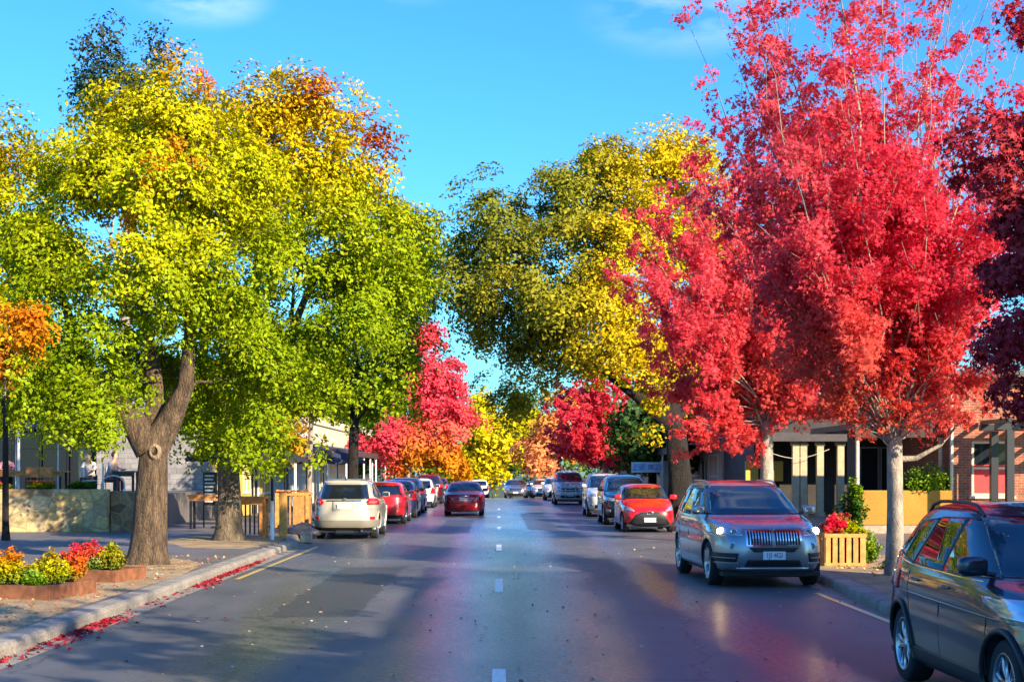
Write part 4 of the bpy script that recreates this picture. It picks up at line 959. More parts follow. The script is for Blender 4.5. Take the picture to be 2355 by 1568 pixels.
# ---- the dark car cut by the right edge
DKPAINT = paint("paint_slate", (0.03, 0.05, 0.075), .75, .3)
c = Car("parked_car", "dark slate compact wagon cut off by the right edge, seen from its driver side", 'sport', 4.47, 1.84, 1.67, DKPAINT, nr=112, sub=6)
c.body(TRIM); c.wheels(5, rim=ALLOY); c.glass(); c.handles(); c.mirrors(); c.rails(TRIM)
c.both('headlight', [(.50,.86),(.93,.89),(.95,1.03),(.72,1.045),(.50,.965)], 'x+', LENS, off=.006)
c.strips('grille', [[(-.42,.70),(-.03,.70),(-.03,.93),(-.445,.93)], [(.42,.70),(.03,.70),(.03,.93),(.445,.93)]], 'x+', TRIM, .01)
c.both('tail_light', [(.62,.90),(.97,.90),(.97,1.08),(.62,1.06)], 'x-', TAIL, off=.01)
for d in ('+', '-'):
    sg = 1 if d == '+' else -1
    c.patch('tail_light', [(-2.44,.90),(-2.12,.93),(-2.02,1.03),(-2.36,1.08)], 'y'+d, TAIL, off=.011, keep=lambda p, sg=sg: p.y*sg > 0)
    c.patch('sill_trim', [(-1.0,.25),(1.05,.25),(1.05,.40),(-1.0,.40)], 'y'+d, TRIM, off=.012)
    c.patch('headlight', [(2.05,.88),(2.38,.86),(2.38,.96),(2.10,1.0)], 'y'+d, LENS, off=.009)
    pts = []
    for i in range(13):
        x = .90 - 2.72*i/12; z = 1.135 + .03*(i/12) + .07*max(0, (i-8)/4)**2; pts.append((x*c.s[0], c.side(x*c.s[0], z*c.s[2], sg)+.004*sg, z*c.s[2]))
    mb = MB(); mb.tube(pts, .008, 5); mb.build('window_strip', CHROME, c.root)
    mb = MB(); pts = [((-2.0+4.0*i/12)*c.s[0], 0, (.905 - .05*i/12)*c.s[2]) for i in range(13)]
    mb.tube([(x, c.side(x, z, sg)-.004*sg, z) for x, _, z in pts], .011, 5); mb.build('crease', DKPAINT, c.root, smooth=True)
c.plate(.5, True); c.patch('bumper_trim', rect(-.85, .85, .25, .42), 'x-', TRIM, off=.01)
c.place(4.62, 12.3, 'cam', 0.3)

# ---- the red hatchback
c = Car("parked_car", "bright red small hatchback facing us with wide black smiling grille", 'hatch', 3.95, 1.70, 1.50, paint("paint_red", (0.72, 0.008, 0.012), 0, .3), nr=80)
c.body(None); c.wheels(5, rim=SILV, double=False, width=.19); c.glass(); c.handles(); c.mirrors()
c.patch('grille', [(-.60,.21),(.60,.21),(.63,.29),(.45,.56),(.26,.64),(-.26,.64),(-.45,.56),(-.63,.29)], 'x+', TRIM, .01)
c.strips('grille_bars', [rect(-.5,.5,.30,.307), rect(-.5,.5,.35,.357), rect(-.45,.45,.50,.507)], 'x+', mat("grille_grey", (.05,.05,.05), .4), .016)
c.both('headlight', [(.50,.655),(.80,.72),(.83,.86),(.64,.80),(.48,.69)], 'x+', LENS, off=.008)
c.both('fog_recess', [(.70,.30),(.80,.32),(.80,.46),(.72,.44)], 'x+', paint("red_recess_shade", (0.5, 0.006, 0.01)), off=.012)  # body red darkened so the raised patch reads as a shaded recess
mb = MB(); x = c.surf(0, .615); M_ = Matrix.Translation((x+.02, 0, .615)) @ Matrix.Rotation(R(90), 4, 'Y') @ Matrix.Scale(1.6, 4, (0, 1, 0))
mb.lathe([(.052, 0), (.060, .006), (.068, 0), (.060, -.02)], 24, M_, True); M2 = M_ @ Matrix.Scale(.5, 4, (0, 1, 0)); mb.lathe([(.044, 0), (.050, .006), (.056, 0), (.050, -.02)], 20, M2, True)
mb.build('badge', CHROME, c.root, smooth=True)
c.plate(.40, True, "1BF 6OM"); c.both('tail_light', [(.60,.78),(.85,.78),(.85,1.0),(.68,1.0)], 'x-', TAIL, off=.008)
c.place(4.66, 47.5, 'cam', 0.6)

def simple(label, kind, L, W, H, pm, x, y, face, front='plain', yaw=0, rails=None, cat='car', plate='', group=None, name="parked_car", arch=None, tailc=None):
    """the cars further off: same build with fewer small trims"""
    c = Car(name, label, kind, L, W, H, pm, group, nr=56, sub=3, cat=cat); c.body(arch); c.wheels(5, double=False, width=.2); c.glass(detail=y < 70); c.mirrors(); c.handles()
    b_ = c.g['belt']
    if rails: c.rails(rails)
    k = kind
    if k == 'suv':
        c.both('headlight', [(.52,.84),(.90,.86),(.93,.99),(.56,.94)], 'x+', LENS, off=.008)
        c.patch('grille', [(-.46,.68),(.46,.68),(.50,.92),(-.50,.92)], 'x+', TRIM, .008); c.strips('grille_bars', [rect(-.48,.48,.74,.765), rect(-.48,.48,.83,.855)], 'x+', CHROME, .018)
        c.patch('lower_intake', rect(-.6,.6,.36,.50), 'x+', TRIM, .006); c.both('fog_lamp', rect(.70,.82,.46,.55), 'x+', LENS, off=.01)
        c.both('tail_light', [(.60,1.0),(.95,.98),(.95,1.17),(.66,1.17)], 'x-', TAIL, off=.012)
        c.plate(.54, True, plate); c.plate(.90, False, plate); c.patch('bumper_trim', rect(-.9,.9,.24,.44), 'x-', TRIM, off=.012); c.patch('tailgate_strip', rect(-.40,.40,1.09,1.12), 'x-', CHROME, off=.014)
    elif k == 'hatch':
        c.both('headlight', [(.48,.66),(.80,.70),(.82,.84),(.50,.76)], 'x+', LENS, off=.008); c.patch('grille', [(-.55,.25),(.55,.25),(.45,.58),(-.45,.58)], 'x+', TRIM, .008)
        c.both('tail_light', [(.60,.72),(.86,.72),(.86,1.02),(.68,1.02)], 'x-', TAIL, off=.012); c.plate(.40, True, plate); c.plate(.62, False, plate); c.patch('bumper_trim', rect(-.7,.7,.2,.33), 'x-', TRIM, off=.01)
    else:
        c.both('headlight', [(.50,.66),(.84,.68),(.86,.80),(.52,.76)], 'x+', LENS, off=.008); c.patch('grille', [(-.42,.55),(.42,.55),(.46,.74),(-.46,.74)], 'x+', TRIM, .008); c.strips('grille_bars', [rect(-.42,.42,.61,.63), rect(-.43,.43,.68,.70)], 'x+', CHROME, .016)
        c.patch('lower_intake', rect(-.55,.55,.28,.40), 'x+', TRIM, .008)
        c.both('tail_light', [(.48,.68),(.88,.68),(.88,.86),(.50,.86)], 'x-', tailc or TAIL, off=.012); c.plate(.46, True, plate); c.plate(.72, False, plate); c.patch('bumper_seam', rect(-.86,.86,.555,.57), 'x-', TRIM, off=.004)
        c.patch('boot_strip', rect(-.25,.25,.835,.86), 'x-', CHROME, off=.014)
    c.place(x, y, face, yaw); return c
WHITE = paint("paint_white", (0.68, 0.68, 0.66), 0, .3); BEIGE = paint("paint_champagne", (0.50, 0.45, 0.35), .2, .35)
RED2 = paint("paint_cherry", (0.55, 0.012, 0.015), 0, .3); NAVY = paint("paint_navy", (0.02, 0.035, 0.10), .4, .3); BLACK = paint("paint_black", (0.008, 0.009, 0.012), .2, .25)
MAROON = paint("paint_maroon", (0.36, 0.008, 0.016), .2, .3); SILVER = paint("paint_silver", (0.42, 0.45, 0.48), .85, .3); BLUEP = paint("paint_blue", (0.03, 0.07, 0.20), .5, .3)
DKRED = paint("paint_dark_red", (0.11, 0.01, 0.02), .4, .3)
# left row, seen from behind
c = Car("parked_car", "pearl white compact wagon with red tail lamps and roof rails, first in the left row", 'suv', 4.57, 1.845, 1.70, BEIGE, nr=80, sub=4)
c.body(BEIGE); c.wheels(5, rim=SILV); c.glass(); c.handles(); c.mirrors(); c.rails(SILV)
c.both('tail_light', [(.60,1.07),(.66,1.0),(.97,1.0),(.97,1.17),(.72,1.19)], 'x-', TAIL, off=.02); c.both('tail_lamp_insert', [(.70,1.04),(.90,1.04),(.90,1.10),(.70,1.10)], 'x-', TAILHI, off=.026)
c.patch('plate_recess', rect(-.36,.36,.84,1.09), 'x-', paint("champagne_recess_shade", (0.42, 0.39, 0.31)), off=.003); c.patch('tailgate_strip', rect(-.52,.52,1.10,1.135), 'x-', CHROME, off=.02)  # darker champagne carries the plate recess shade; no hollow is modelled
c.plate(.93, False, "", w_=.40, h=.14); c.patch('bumper', [(-.93,.36),(.93,.36),(.95,.56),(-.95,.56)], 'x-', mat("bumper_plastic", (.20, .18, .14), .6), off=.035)
c.patch('lower_bumper', rect(-.80,.80,.24,.36), 'x-', TRIM, off=.01); c.both('reflector', rect(.74,.86,.58,.66), 'x-', TAIL, off=.02)
c.patch('spoiler', rect(-.62,.62,1.605,1.66), 'x-', BEIGE, off=.05); disc(c, 'badge', 0, 1.12, .045, CHROME, -1, off=.03)
mb = MB(); mb.tube([(-1.75, .0, 1.665), (-1.82, 0, 1.74), (-1.92, 0, 1.76)], [.02, .012, .004], 5); mb.build('aerial', TRIM, c.root)
mb = MB(); mb.tube([(-2.2, -.5, .26), (-2.3, -.5, .25)], .035, 8); mb.build('exhaust', CHROME, c.root)
mb = MB(); mb.box(-2.15, -1.55, -.25, .25, .18, .30); mb.tube([(-1.45, -.7, .34), (-1.45, .7, .34)], .04, 8); mb.build('rear_axle', TRIM, c.root)
c.place(-4.33, 43.4, 'away', 0)
simple("cherry red hatchback parked just ahead of the pearl white wagon", 'hatch', 4.2, 1.75, 1.52, RED2, -4.20, 54.9, 'away')
simple("navy blue hatchback parked ahead of the cherry red one", 'hatch', 4.2, 1.74, 1.53, NAVY, -4.18, 61.5, 'away')
simple("dark blue estate parked between the navy hatchback and the white hatchback", 'suv', 4.4, 1.78, 1.60, BLUEP, -4.25, 68.2, 'away', rails=TRIM)
simple("white hatchback fifth in the left row with dark rear window", 'hatch', 4.2, 1.75, 1.52, WHITE, -4.15, 77.3, 'away')
simple("dark maroon tall wagon sixth in the left row", 'suv', 4.5, 1.80, 1.68, DKRED, -4.1, 86.6, 'away')
simple("silver hatchback almost hidden at the far end of the left row", 'hatch', 4.1, 1.72, 1.5, SILVER, -4.05, 96, 'away')
simple("pale hatchback half hidden beyond the dark red sedan on the road", 'hatch', 4.1, 1.72, 1.5, WHITE, -1.62, 118, 'away', name="moving_car")
# the traffic
simple("dark red sedan driving away from us in the left lane", 'sedan', 4.6, 1.76, 1.45, MAROON, -1.49, 64.3, 'away', name="moving_car", plate="RGX 614", tailc=mat("tail_dark", (.22, .006, .01), .15, 0, 1))
simple("silver sedan coming towards us far down the road", 'sedan', 4.7, 1.80, 1.46, SILVER, 1.27, 114, 'cam', name="moving_car", plate="YKO 19")
# right row, facing us
simple("far white sedan parked beyond the white ute on the right", 'sedan', 4.6, 1.80, 1.47, WHITE, 3.38, 113.5, 'cam')
simple("black sedan glimpsed at the far end of the right row", 'sedan', 4.6, 1.78, 1.45, BLACK, 3.05, 121.5, 'cam')
simple("white hatchback squeezed beside the white four wheel drive with spotlights", 'hatch', 4.2, 1.74, 1.5, WHITE, 3.75, 97, 'cam')
UTE = simple("white high four wheel drive with round spotlights and roof rack", 'suv', 4.9, 1.86, 1.90, WHITE, 3.98, 84.5, 'cam', rails=None)
def on_car(c_, mb, name, m): mb.build(name, m, c_.root, smooth=True)
xf = 2.47
for i, y in enumerate((-.42, -.16, .16, .42)):
    mb = MB(); M_ = Matrix.Translation((xf+.12, y, 1.06)) @ Matrix.Rotation(R(90), 4, 'Y'); mb.lathe([(0, .0), (.10, .0), (.115, .02), (.115, -.02), (.05, -.08)], 18, M_); mb.build('spotlight', [LENS], UTE.root, smooth=False)
mb = MB()
for z in (.55, .80, .95): mb.tube([(xf-.1, -.72, z), (xf+.08, -.6, z), (xf+.12, 0, z), (xf+.08, .6, z), (xf-.1, .72, z)], .03, 8)
for y in (-.55, -.28, .28, .55): mb.tube([(xf+.05, y, .42), (xf+.09, y, .97), (xf+.02, y, 1.02)], .03, 8)
mb.build('bull_bar', SILV, UTE.root, smooth=True)
mb = MB()
for x in (-.2, -.8, -1.4): mb.tube([(x, -.7, 1.98), (x, .7, 1.98)], .02, 6)
for y in (-.7, .7): mb.tube([(-.1, y, 1.98), (-1.5, y, 1.98)], .02, 6)
for x in (-.2, -1.4):
    for y in (-.66, .66): mb.tube([(x, y, 1.80), (x, y, 1.98)], .015, 6)
mb.build('roof_rack', TRIM, UTE.root)
simple("silver white people mover parked behind the black wagon on the right", 'suv', 4.6, 1.82, 1.80, WHITE, 4.52, 62.8, 'cam', rails=SILV)
simple("black tall wagon parked directly behind the bright red hatchback", 'suv', 4.6, 1.84, 1.77, BLACK, 4.60, 53.9, 'cam', rails=SILV)
# ------------------------------------------------------------------ materials of walls and timber
def voronoi_stone(name, cols, scale, mortar=(.30,.24,.15), bump=.6):
    m = mat(name, cols[0], 0.85); n, l, b = add_nodes(m); t = n.new("ShaderNodeTexCoord")
    mp = n.new("ShaderNodeMapping"); mp.inputs['Scale'].default_value = (1, 1, 1.2); l.new(t.outputs['Object'], mp.inputs[0])
    v = n.new("ShaderNodeTexVoronoi"); v.inputs['Scale'].default_value = scale; e = n.new("ShaderNodeTexVoronoi"); e.inputs['Scale'].default_value = scale; e.feature = 'DISTANCE_TO_EDGE'
    l.new(mp.outputs[0], v.inputs['Vector']); l.new(mp.outputs[0], e.inputs['Vector'])
    sp = n.new("ShaderNodeSeparateColor"); l.new(v.outputs['Color'], sp.inputs[0])
    c = ramp(n, l, sp.outputs[0], [(i/(len(cols)-1), q) for i, q in enumerate(cols)])
    f = noise(n, l, t.outputs['Object'], 9, 5, .7); mx = n.new("ShaderNodeMix"); mx.data_type = 'RGBA'; mx.blend_type = 'MULTIPLY'; mx.inputs['Factor'].default_value = 1
    l.new(c, mx.inputs['A']); l.new(ramp(n, l, f, [(.3, .6), (.7, 1.3)]), mx.inputs['B'])
    m2 = n.new("ShaderNodeMix"); m2.data_type = 'RGBA'; l.new(ramp(n, l, e.outputs['Distance'], [(0.02, 0), (0.05, 1)]), m2.inputs['Factor'])
    m2.inputs['A'].default_value = (*mortar, 1); l.new(mx.outputs['Result'], m2.inputs['B']); l.new(m2.outputs['Result'], b.inputs['Base Color'])
    bp = n.new("ShaderNodeBump"); bp.inputs['Strength'].default_value = bump; bp.inputs['Distance'].default_value = .05
    l.new(math_node(n, l, 'MINIMUM', e.outputs['Distance'], .12), bp.inputs['Height']); l.new(bp.outputs[0], b.inputs['Normal']); return m
def brick(name, c1, c2, mort, sw=.23, sh=.076):
    m = mat(name, c1, .85); n, l, b = add_nodes(m); t = n.new("ShaderNodeTexCoord"); sp = n.new("ShaderNodeSeparateXYZ"); cb = n.new("ShaderNodeCombineXYZ")
    l.new(t.outputs['Object'], sp.inputs[0]); l.new(math_node(n, l, 'ADD', sp.outputs[0], sp.outputs[1]), cb.inputs[0]); l.new(sp.outputs[2], cb.inputs[1])
    k = n.new("ShaderNodeTexBrick"); k.inputs['Scale'].default_value = 1; k.inputs['Brick Width'].default_value = sw; k.inputs['Row Height'].default_value = sh; k.inputs['Mortar Size'].default_value = .008
    k.inputs['Color1'].default_value = (*c1, 1); k.inputs['Color2'].default_value = (*c2, 1); k.inputs['Mortar'].default_value = (*mort, 1)
    l.new(cb.outputs[0], k.inputs['Vector']); mx = n.new("ShaderNodeMix"); mx.data_type = 'RGBA'; mx.blend_type = 'MULTIPLY'; mx.inputs['Factor'].default_value = 1
    l.new(k.outputs['Color'], mx.inputs['A']); l.new(ramp(n, l, noise(n, l, t.outputs['Object'], 3, 6, .7), [(.3, .65), (.7, 1.25)]), mx.inputs['B']); l.new(mx.outputs['Result'], b.inputs['Base Color'])
    bp = n.new("ShaderNodeBump"); bp.inputs['Strength'].default_value = .4; bp.inputs['Distance'].default_value = .01; bp.invert = True
    l.new(k.outputs['Fac'], bp.inputs['Height']); l.new(bp.outputs[0], b.inputs['Normal']); return m
STONE = voronoi_stone("golden_rubble_stone", [(.50,.38,.16), (.62,.47,.22), (.34,.24,.10), (.55,.44,.26), (.22,.14,.07), (.60,.45,.18)], 2.1)
GSTONE = brick("grey_stone_blocks", (.20,.19,.19), (.28,.26,.26), (.12,.12,.12), .5, .2)
BRICK = brick("red_brick", (.27,.065,.03), (.36,.11,.045), (.30,.24,.17))
OCHRE = ground_mat("ochre_render", (.34,.16,.012), (.44,.23,.025), 1.2, 30, .1, .8)
YEL = ground_mat("yellow_render", (.62,.40,.06), (.74,.50,.10), 1.5, 30, .1, .8)
CREAM = ground_mat("cream_paint", (.62,.52,.34), (.74,.64,.45), 1.5, 30, .1, .7)
PALEW = ground_mat("pale_render", (.52,.47,.42), (.66,.60,.54), 1.2, 30, .1, .8)
DARKW = mat("shaded_interior", (.03,.025,.022), .7, var=.4, vscale=2)  # near-black puts interior shade into wall colour; doors and fascia share it
WGLASS = mat("window_glass", (.015,.02,.025), .06); WGLASS.node_tree.nodes['Principled BSDF'].inputs['IOR'].default_value = 1.3
WFRAME = mat("white_frame", (.70,.69,.66), .5, var=.08)
TIMB = mat("orange_timber", (.52,.20,.05), .6, var=.35, vscale=9, bump=.3, bscale=30)
TIMBY = mat("honey_timber", (.52,.25,.055), .6, var=.3, vscale=9, bump=.3, bscale=30)
TAN = mat("tan_column_paint", (.50,.38,.22), .7, var=.15)
BLACKM = mat("black_steel", (.012,.012,.014), .4); ROOFM = mat("roof_iron", (.07,.06,.06), .5, .3, var=.2)
REDP = mat("red_blind", (.62,.03,.03), .6, var=.15); REDB = mat("red_brown_post", (.20,.06,.035), .6, var=.2)
NAVYC = mat("navy_canvas", (.018,.028,.07), .8, var=.2); DARKC = mat("dark_canvas", (.02,.018,.022), .85, var=.2)
CORTEN = mat("rusty_steel", (.20,.075,.03), .8, var=.4, vscale=7, bump=.3, bscale=25)
SOIL = ground_mat("garden_soil", (.09,.06,.04), (.18,.12,.08), 4, 30, 1)
WHITEM = mat("white_metal", (.72,.72,.70), .4)

def wall_thing(name, label, cat, x0, x1, y0, y1, z0, z1, m, cap=None):
    mb = MB(); mb.box(x0, x1, y0, y1, z0, z1); ob = mb.build(name, m, bevel=.02); tag(ob, label, cat)
    if cap:
        mb = MB(); mb.box(x0-.04, x1+.04, y0-.05, y1+.05, z1+.001, z1+.07); mb.build('coping', cap, ob, bevel=.012)
    return ob
# ---- left terrace
wall_thing("stone_wall", "golden rubble stone retaining wall below the cafe terrace at far left", "wall", -24, -11.55, 43.3, 43.75, .10, 1.38, STONE)
wall_thing("stone_wall", "darker narrow stone pier behind the knotted tree trunk", "wall", -11.52, -10.65, 43.6, 44.3, .10, 1.32, voronoi_stone("brown_rubble", [(.22,.14,.07), (.32,.22,.12), (.15,.09,.05), (.38,.28,.15)], 2.6))
wall_thing("stone_wall", "low yellow stone wall end seen between the two big trunks", "wall", -12.6, -11.2, 53, 53.4, .10, .98, STONE, CREAM)
mb = MB(); mb.box(-26, -10.9, 44.32, 57.9, .0, 1.16); tag(mb.build("terrace_deck", M_PATH), kind='structure')
def window(parent, x0, x1, z0, z1, y, fm=WFRAME, gm=WGLASS, mull=1, bars=1, side=None, fw=.06, name='window', infill=None):
    """a framed window in a wall facing -Y (side None) or in a wall along the street at x=side[0] facing side[1]"""
    mb = MB(); g = MB(); d0, d1 = -.05, .04
    def bx(M, a0, a1, b0, b1, c0, c1):
        if side is None: M.box(a0, a1, y+b0, y+b1, c0, c1)
        else:
            s_ = side[1]; M.box(min(side[0]-s_*b0*-1*-1, side[0]-s_*b1), max(side[0]-s_*b0, side[0]-s_*b1), a0, a1, c0, c1)
    bx(mb, x0, x1, d0, d1, z0, z0+fw); bx(mb, x0, x1, d0, d1, z1-fw, z1); bx(mb, x0, x0+fw, d0, d1, z0+fw, z1-fw); bx(mb, x1-fw, x1, d0, d1, z0+fw, z1-fw)
    for i in range(mull): x = x0 + (x1-x0)*(i+1)/(mull+1); bx(mb, x-fw*.4, x+fw*.4, d0+.01, d1-.01, z0+fw, z1-fw)
    for i in range(bars): z = z0 + (z1-z0)*(i+1)/(bars+1); bx(mb, x0+fw, x1-fw, d0+.015, d1-.015, z-fw*.35, z+fw*.35)
    w_ = mb.build(name, fm, parent)
    bx(g, x0+fw*.5, x1-fw*.5, -.012, -.002, z0+fw*.5, z1-fw*.5); g.build('pane', gm, w_)
    if infill: 
        q = MB(); bx(q, x0+fw, x1-fw, -.024, -.014, infill[0], infill[1]); q.build('blind', REDP, w_)
    return w_
bl = empty("cafe_building", (-18, 57, 1.1)); tag(bl, "cafe behind the terrace with dark full height glazing and grey stone wall", "building")
inv = Matrix.Translation((18, -57, -1.1))
def W(mb, name, m, parent, off=None, **k):
    ob = mb.build(name, m, parent, **k); 
    if off is not None: ob.location = -Vector(off)
    return ob
O_ = (-18, 57, 1.1)
mb = MB(); mb.box(-15.6, -11.2, 57, 60, 1.1, 5.2); W(mb, 'stone_wall_panel', GSTONE, bl, O_)
mb = MB(); mb.box(-26, -15.6, 57.6, 60, 1.1, 5.2); W(mb, 'back_wall', DARKW, bl, O_)
for i in range(8):
    w_ = window(bl, -24.2 + i*1.07, -23.2 + i*1.07, 1.2, 4.4, 57.4, BLACKM, WGLASS, 0, 1); w_.location = -Vector(O_)
mb = MB(); mb.box(-26.5, -11, 56.0, 60.5, 5.2, 5.4); W(mb, 'roof', ROOFM, bl, O_)
for px in (195, -60):
    x = (px-CX)/F*50.5; mb = MB(); mb.box(x-.16, x+.16, 50.3, 50.6, 1.17, 4.2); mb.box(x-.2, x+.2, 50.26, 50.64, 1.17, 1.35); mb.box(x-.2, x+.2, 50.26, 50.64, 3.95, 4.1); W(mb, 'column', TAN, bl, O_)
mb = MB(); mb.box(-26, -13.6, 50.3, 50.5, 4.2, 4.5); W(mb, 'beam', BLACKM, bl, O_)
def umbrella(label, x, y, z0, ztop, r, m, pole=BLACKM, group=None, n=8):
    e = empty("parasol", (x, y, z0)); tag(e, label, "parasol", group); h = ztop - z0; e_h = h - r*.36
    mb = MB(); ring = []; vs = [(0, 0, h)]
    for k, (rr_, zz) in enumerate(((.35, h-.10-.0), (1.0, e_h), (1.0, e_h-.14))):
        for j in range(n*2):
            a = math.pi*j/n; q = r*rr_*(1 if j % 2 == 0 else .93); vs.append((q*math.cos(a), q*math.sin(a), zz + (0 if j % 2 == 0 else .03*k)))
    N = n*2; fs = [(0, 1+j, 1+(j+1) % N) for j in range(N)]
    for k in range(2): fs += [(1+k*N+j, 1+(k+1)*N+j, 1+(k+1)*N+(j+1) % N, 1+k*N+(j+1) % N) for j in range(N)]
    mb.add(vs, fs); cn = mb.build('canopy', m, e); md = cn.modifiers.new('s', 'SOLIDIFY'); md.thickness = .008
    mb = MB(); mb.tube([(0, 0, 0), (0, 0, h+.08)], .025, 8); mb.build('pole', pole, e)
    mb = MB(); mb.box(-.3, .3, -.3, .3, 0, .06); mb.build('base', BLACKM, e, bevel=.01)
    for j in range(n):
        a = 2*math.pi*j/n; mb = MB(); mb.tube([(0, 0, h-.08), (r*.97*math.cos(a), r*.97*math.sin(a), e_h-.02)], .009, 4); mb.build('rib', BLACKM, e)
    return e
umbrella("navy parasol at the far left end of the terrace", -16.3, 49.6, 1.16, 3.85, 1.35, NAVYC, WHITEM, "terrace parasols")
umbrella("navy parasol beside the tan column on the terrace", -14.75, 49.2, 1.16, 3.78, 1.15, NAVYC, WHITEM, "terrace parasols")
umbrella("dark parasol over the pavement tables behind the second trunk", -8.7, 46.2, .13, 2.75, 1.15, DARKC, group="pavement parasols")
umbrella("dark parasol between the second trunk and the thin pole", -7.2, 46.6, .13, 2.70, 1.15, DARKC, group="pavement parasols")
umbrella("navy parasol above the pearl white wagon roof", -7.0, 53.5, .13, 2.95, 1.25, NAVYC, group="pavement parasols")
umbrella("navy parasol furthest up the footpath beside the slender dark trunk", -6.75, 61.5, .13, 2.75, 1.2, NAVYC, group="pavement parasols")
def table(label, x, y, z0, L, D, H, m=TIMB, leg=BLACKM, group=None, rz=0):
    e = empty("bench_table", (x, y, z0), rz); tag(e, label, "table", group)
    mb = MB()
    for i in range(4): mb.box(-L/2, L/2, -D/2 + i*D/4 + .006, -D/2 + (i+1)*D/4 - .006, H-.05, H)
    mb.build('table_top', m, e, bevel=.005)
    mb = MB(); mb.box(-L/2+.05, L/2-.05, -D/2+.03, -D/2+.06, H-.18, H-.051); mb.build('apron', m, e)
    for sx in (-1, 1):
        for sy in (-1, 1):
            mb = MB(); mb.box(sx*(L/2-.1)-.035, sx*(L/2-.1)+.035, sy*(D/2-.08)-.035, sy*(D/2-.08)+.035, 0, H-.051); mb.build('leg', leg, e)
    return e
def chair(label, x, y, z0, m, rz, group):
    e = empty("cafe_chair", (x, y, z0), rz); tag(e, label, "chair", group)
    mb = MB(); mb.box(-.21, .21, -.21, .21, .43, .46); mb.build('seat', m, e, bevel=.01)
    mb = MB(); mb.box(-.21, .21, .19, .22, .55, .88); mb.build('backrest', m, e, bevel=.01)
    for sx in (-1, 1):
        for sy in (-1, 1):
            mb = MB(); mb.tube([(sx*.19, sy*.19, 0), (sx*.19, sy*.19, .43 if sy < 0 else .88)], .014, 6); mb.build('leg', BLACKM, e)
table("long timber table at the far left of the terrace", -16.0, 47.3, 1.16, 2.0, .8, .76, TIMB, REDP, "terrace tables")
table("timber table between the thin white post and the tan column", -14.6, 47.6, 1.16, 1.2, .8, .76, TIMB, BLACKM, "terrace tables")
table("small dark table beside the hooped rail", -12.05, 47.5, 1.16, .8, .7, .76, mat("dark_top", (.03,.03,.035), .4), BLACKM, "terrace tables")
for i, (x, y, r_, m, lb) in enumerate(((-14.75, 46.7, 180, TIMB, "orange backed chair in front of the timber terrace table"), (-14.35, 46.75, 185, TIMB, "orange backed chair nearest the tan column"),
        (-16.6, 46.5, 180, REDP, "red chair at the long terrace table"), (-13.2, 47.4, 90, WHITEM, "white chair at the right side of the tan column"), (-12.75, 48.2, 0, WHITEM, "white chair behind the plaid shirted diner"))):
    chair(lb, x, y, 1.16, m, R(r_), "terrace chairs")
mb = MB(); mb.tube([(-15.35, 47, 1.16), (-15.35, 47, 3.2)], .045, 8); tag(mb.build("thin_post", WHITEM), "thin white post standing on the terrace between the navy parasols", "post")
mb = MB(); mb.tube([(-11.95, 44.2, 1.16)] + [(-11.6 - .35*math.cos(math.pi*i/8), 44.2, 1.5 + .28*math.sin(math.pi*i/8)) for i in range(9)] + [(-11.25, 44.2, 1.16)], .022, 8)
tag(mb.build("hoop_rail", WHITEM, smooth=True), "white tubular hoop rail on the terrace edge beside the trunk", "rail")
mb = MB(); mb.tube([(-12.0, 44.6, 1.16), (-12.0, 44.6, 2.15)], .035, 8); tag(mb.build("thin_post", WHITEM), "short white post at the terrace edge in front of the diners", "post")

# ---- people on the terrace
SKIN = mat("skin", (.55,.33,.24), .5)
def skin_mesh(name, pts, edges, m, parent, root=0, sub=1):
    me = bpy.data.meshes.new(name); me.from_pydata([p[:3] for p in pts], edges, []); me.materials.append(m)
    ob = link(name, me, parent); ob.modifiers.new('skin', 'SKIN'); 
    if not me.skin_vertices:
        bpy.context.view_layer.objects.active = ob
    for v, p in zip(me.skin_vertices[0].data, pts): v.radius = p[3] if hasattr(p[3], '__len__') else (p[3], p[3])
    me.skin_vertices[0].data[root].use_root = True
    s_ = ob.modifiers.new('sub', 'SUBSURF'); s_.levels = sub; s_.render_levels = sub
    dg = bpy.context.evaluated_depsgraph_get(); me2 = bpy.data.meshes.new_from_object(ob.evaluated_get(dg)); ob.modifiers.clear(); ob.data = me2
    for p in me2.polygons: p.use_smooth = True
    if not me2.materials: me2.materials.append(m)
    return ob
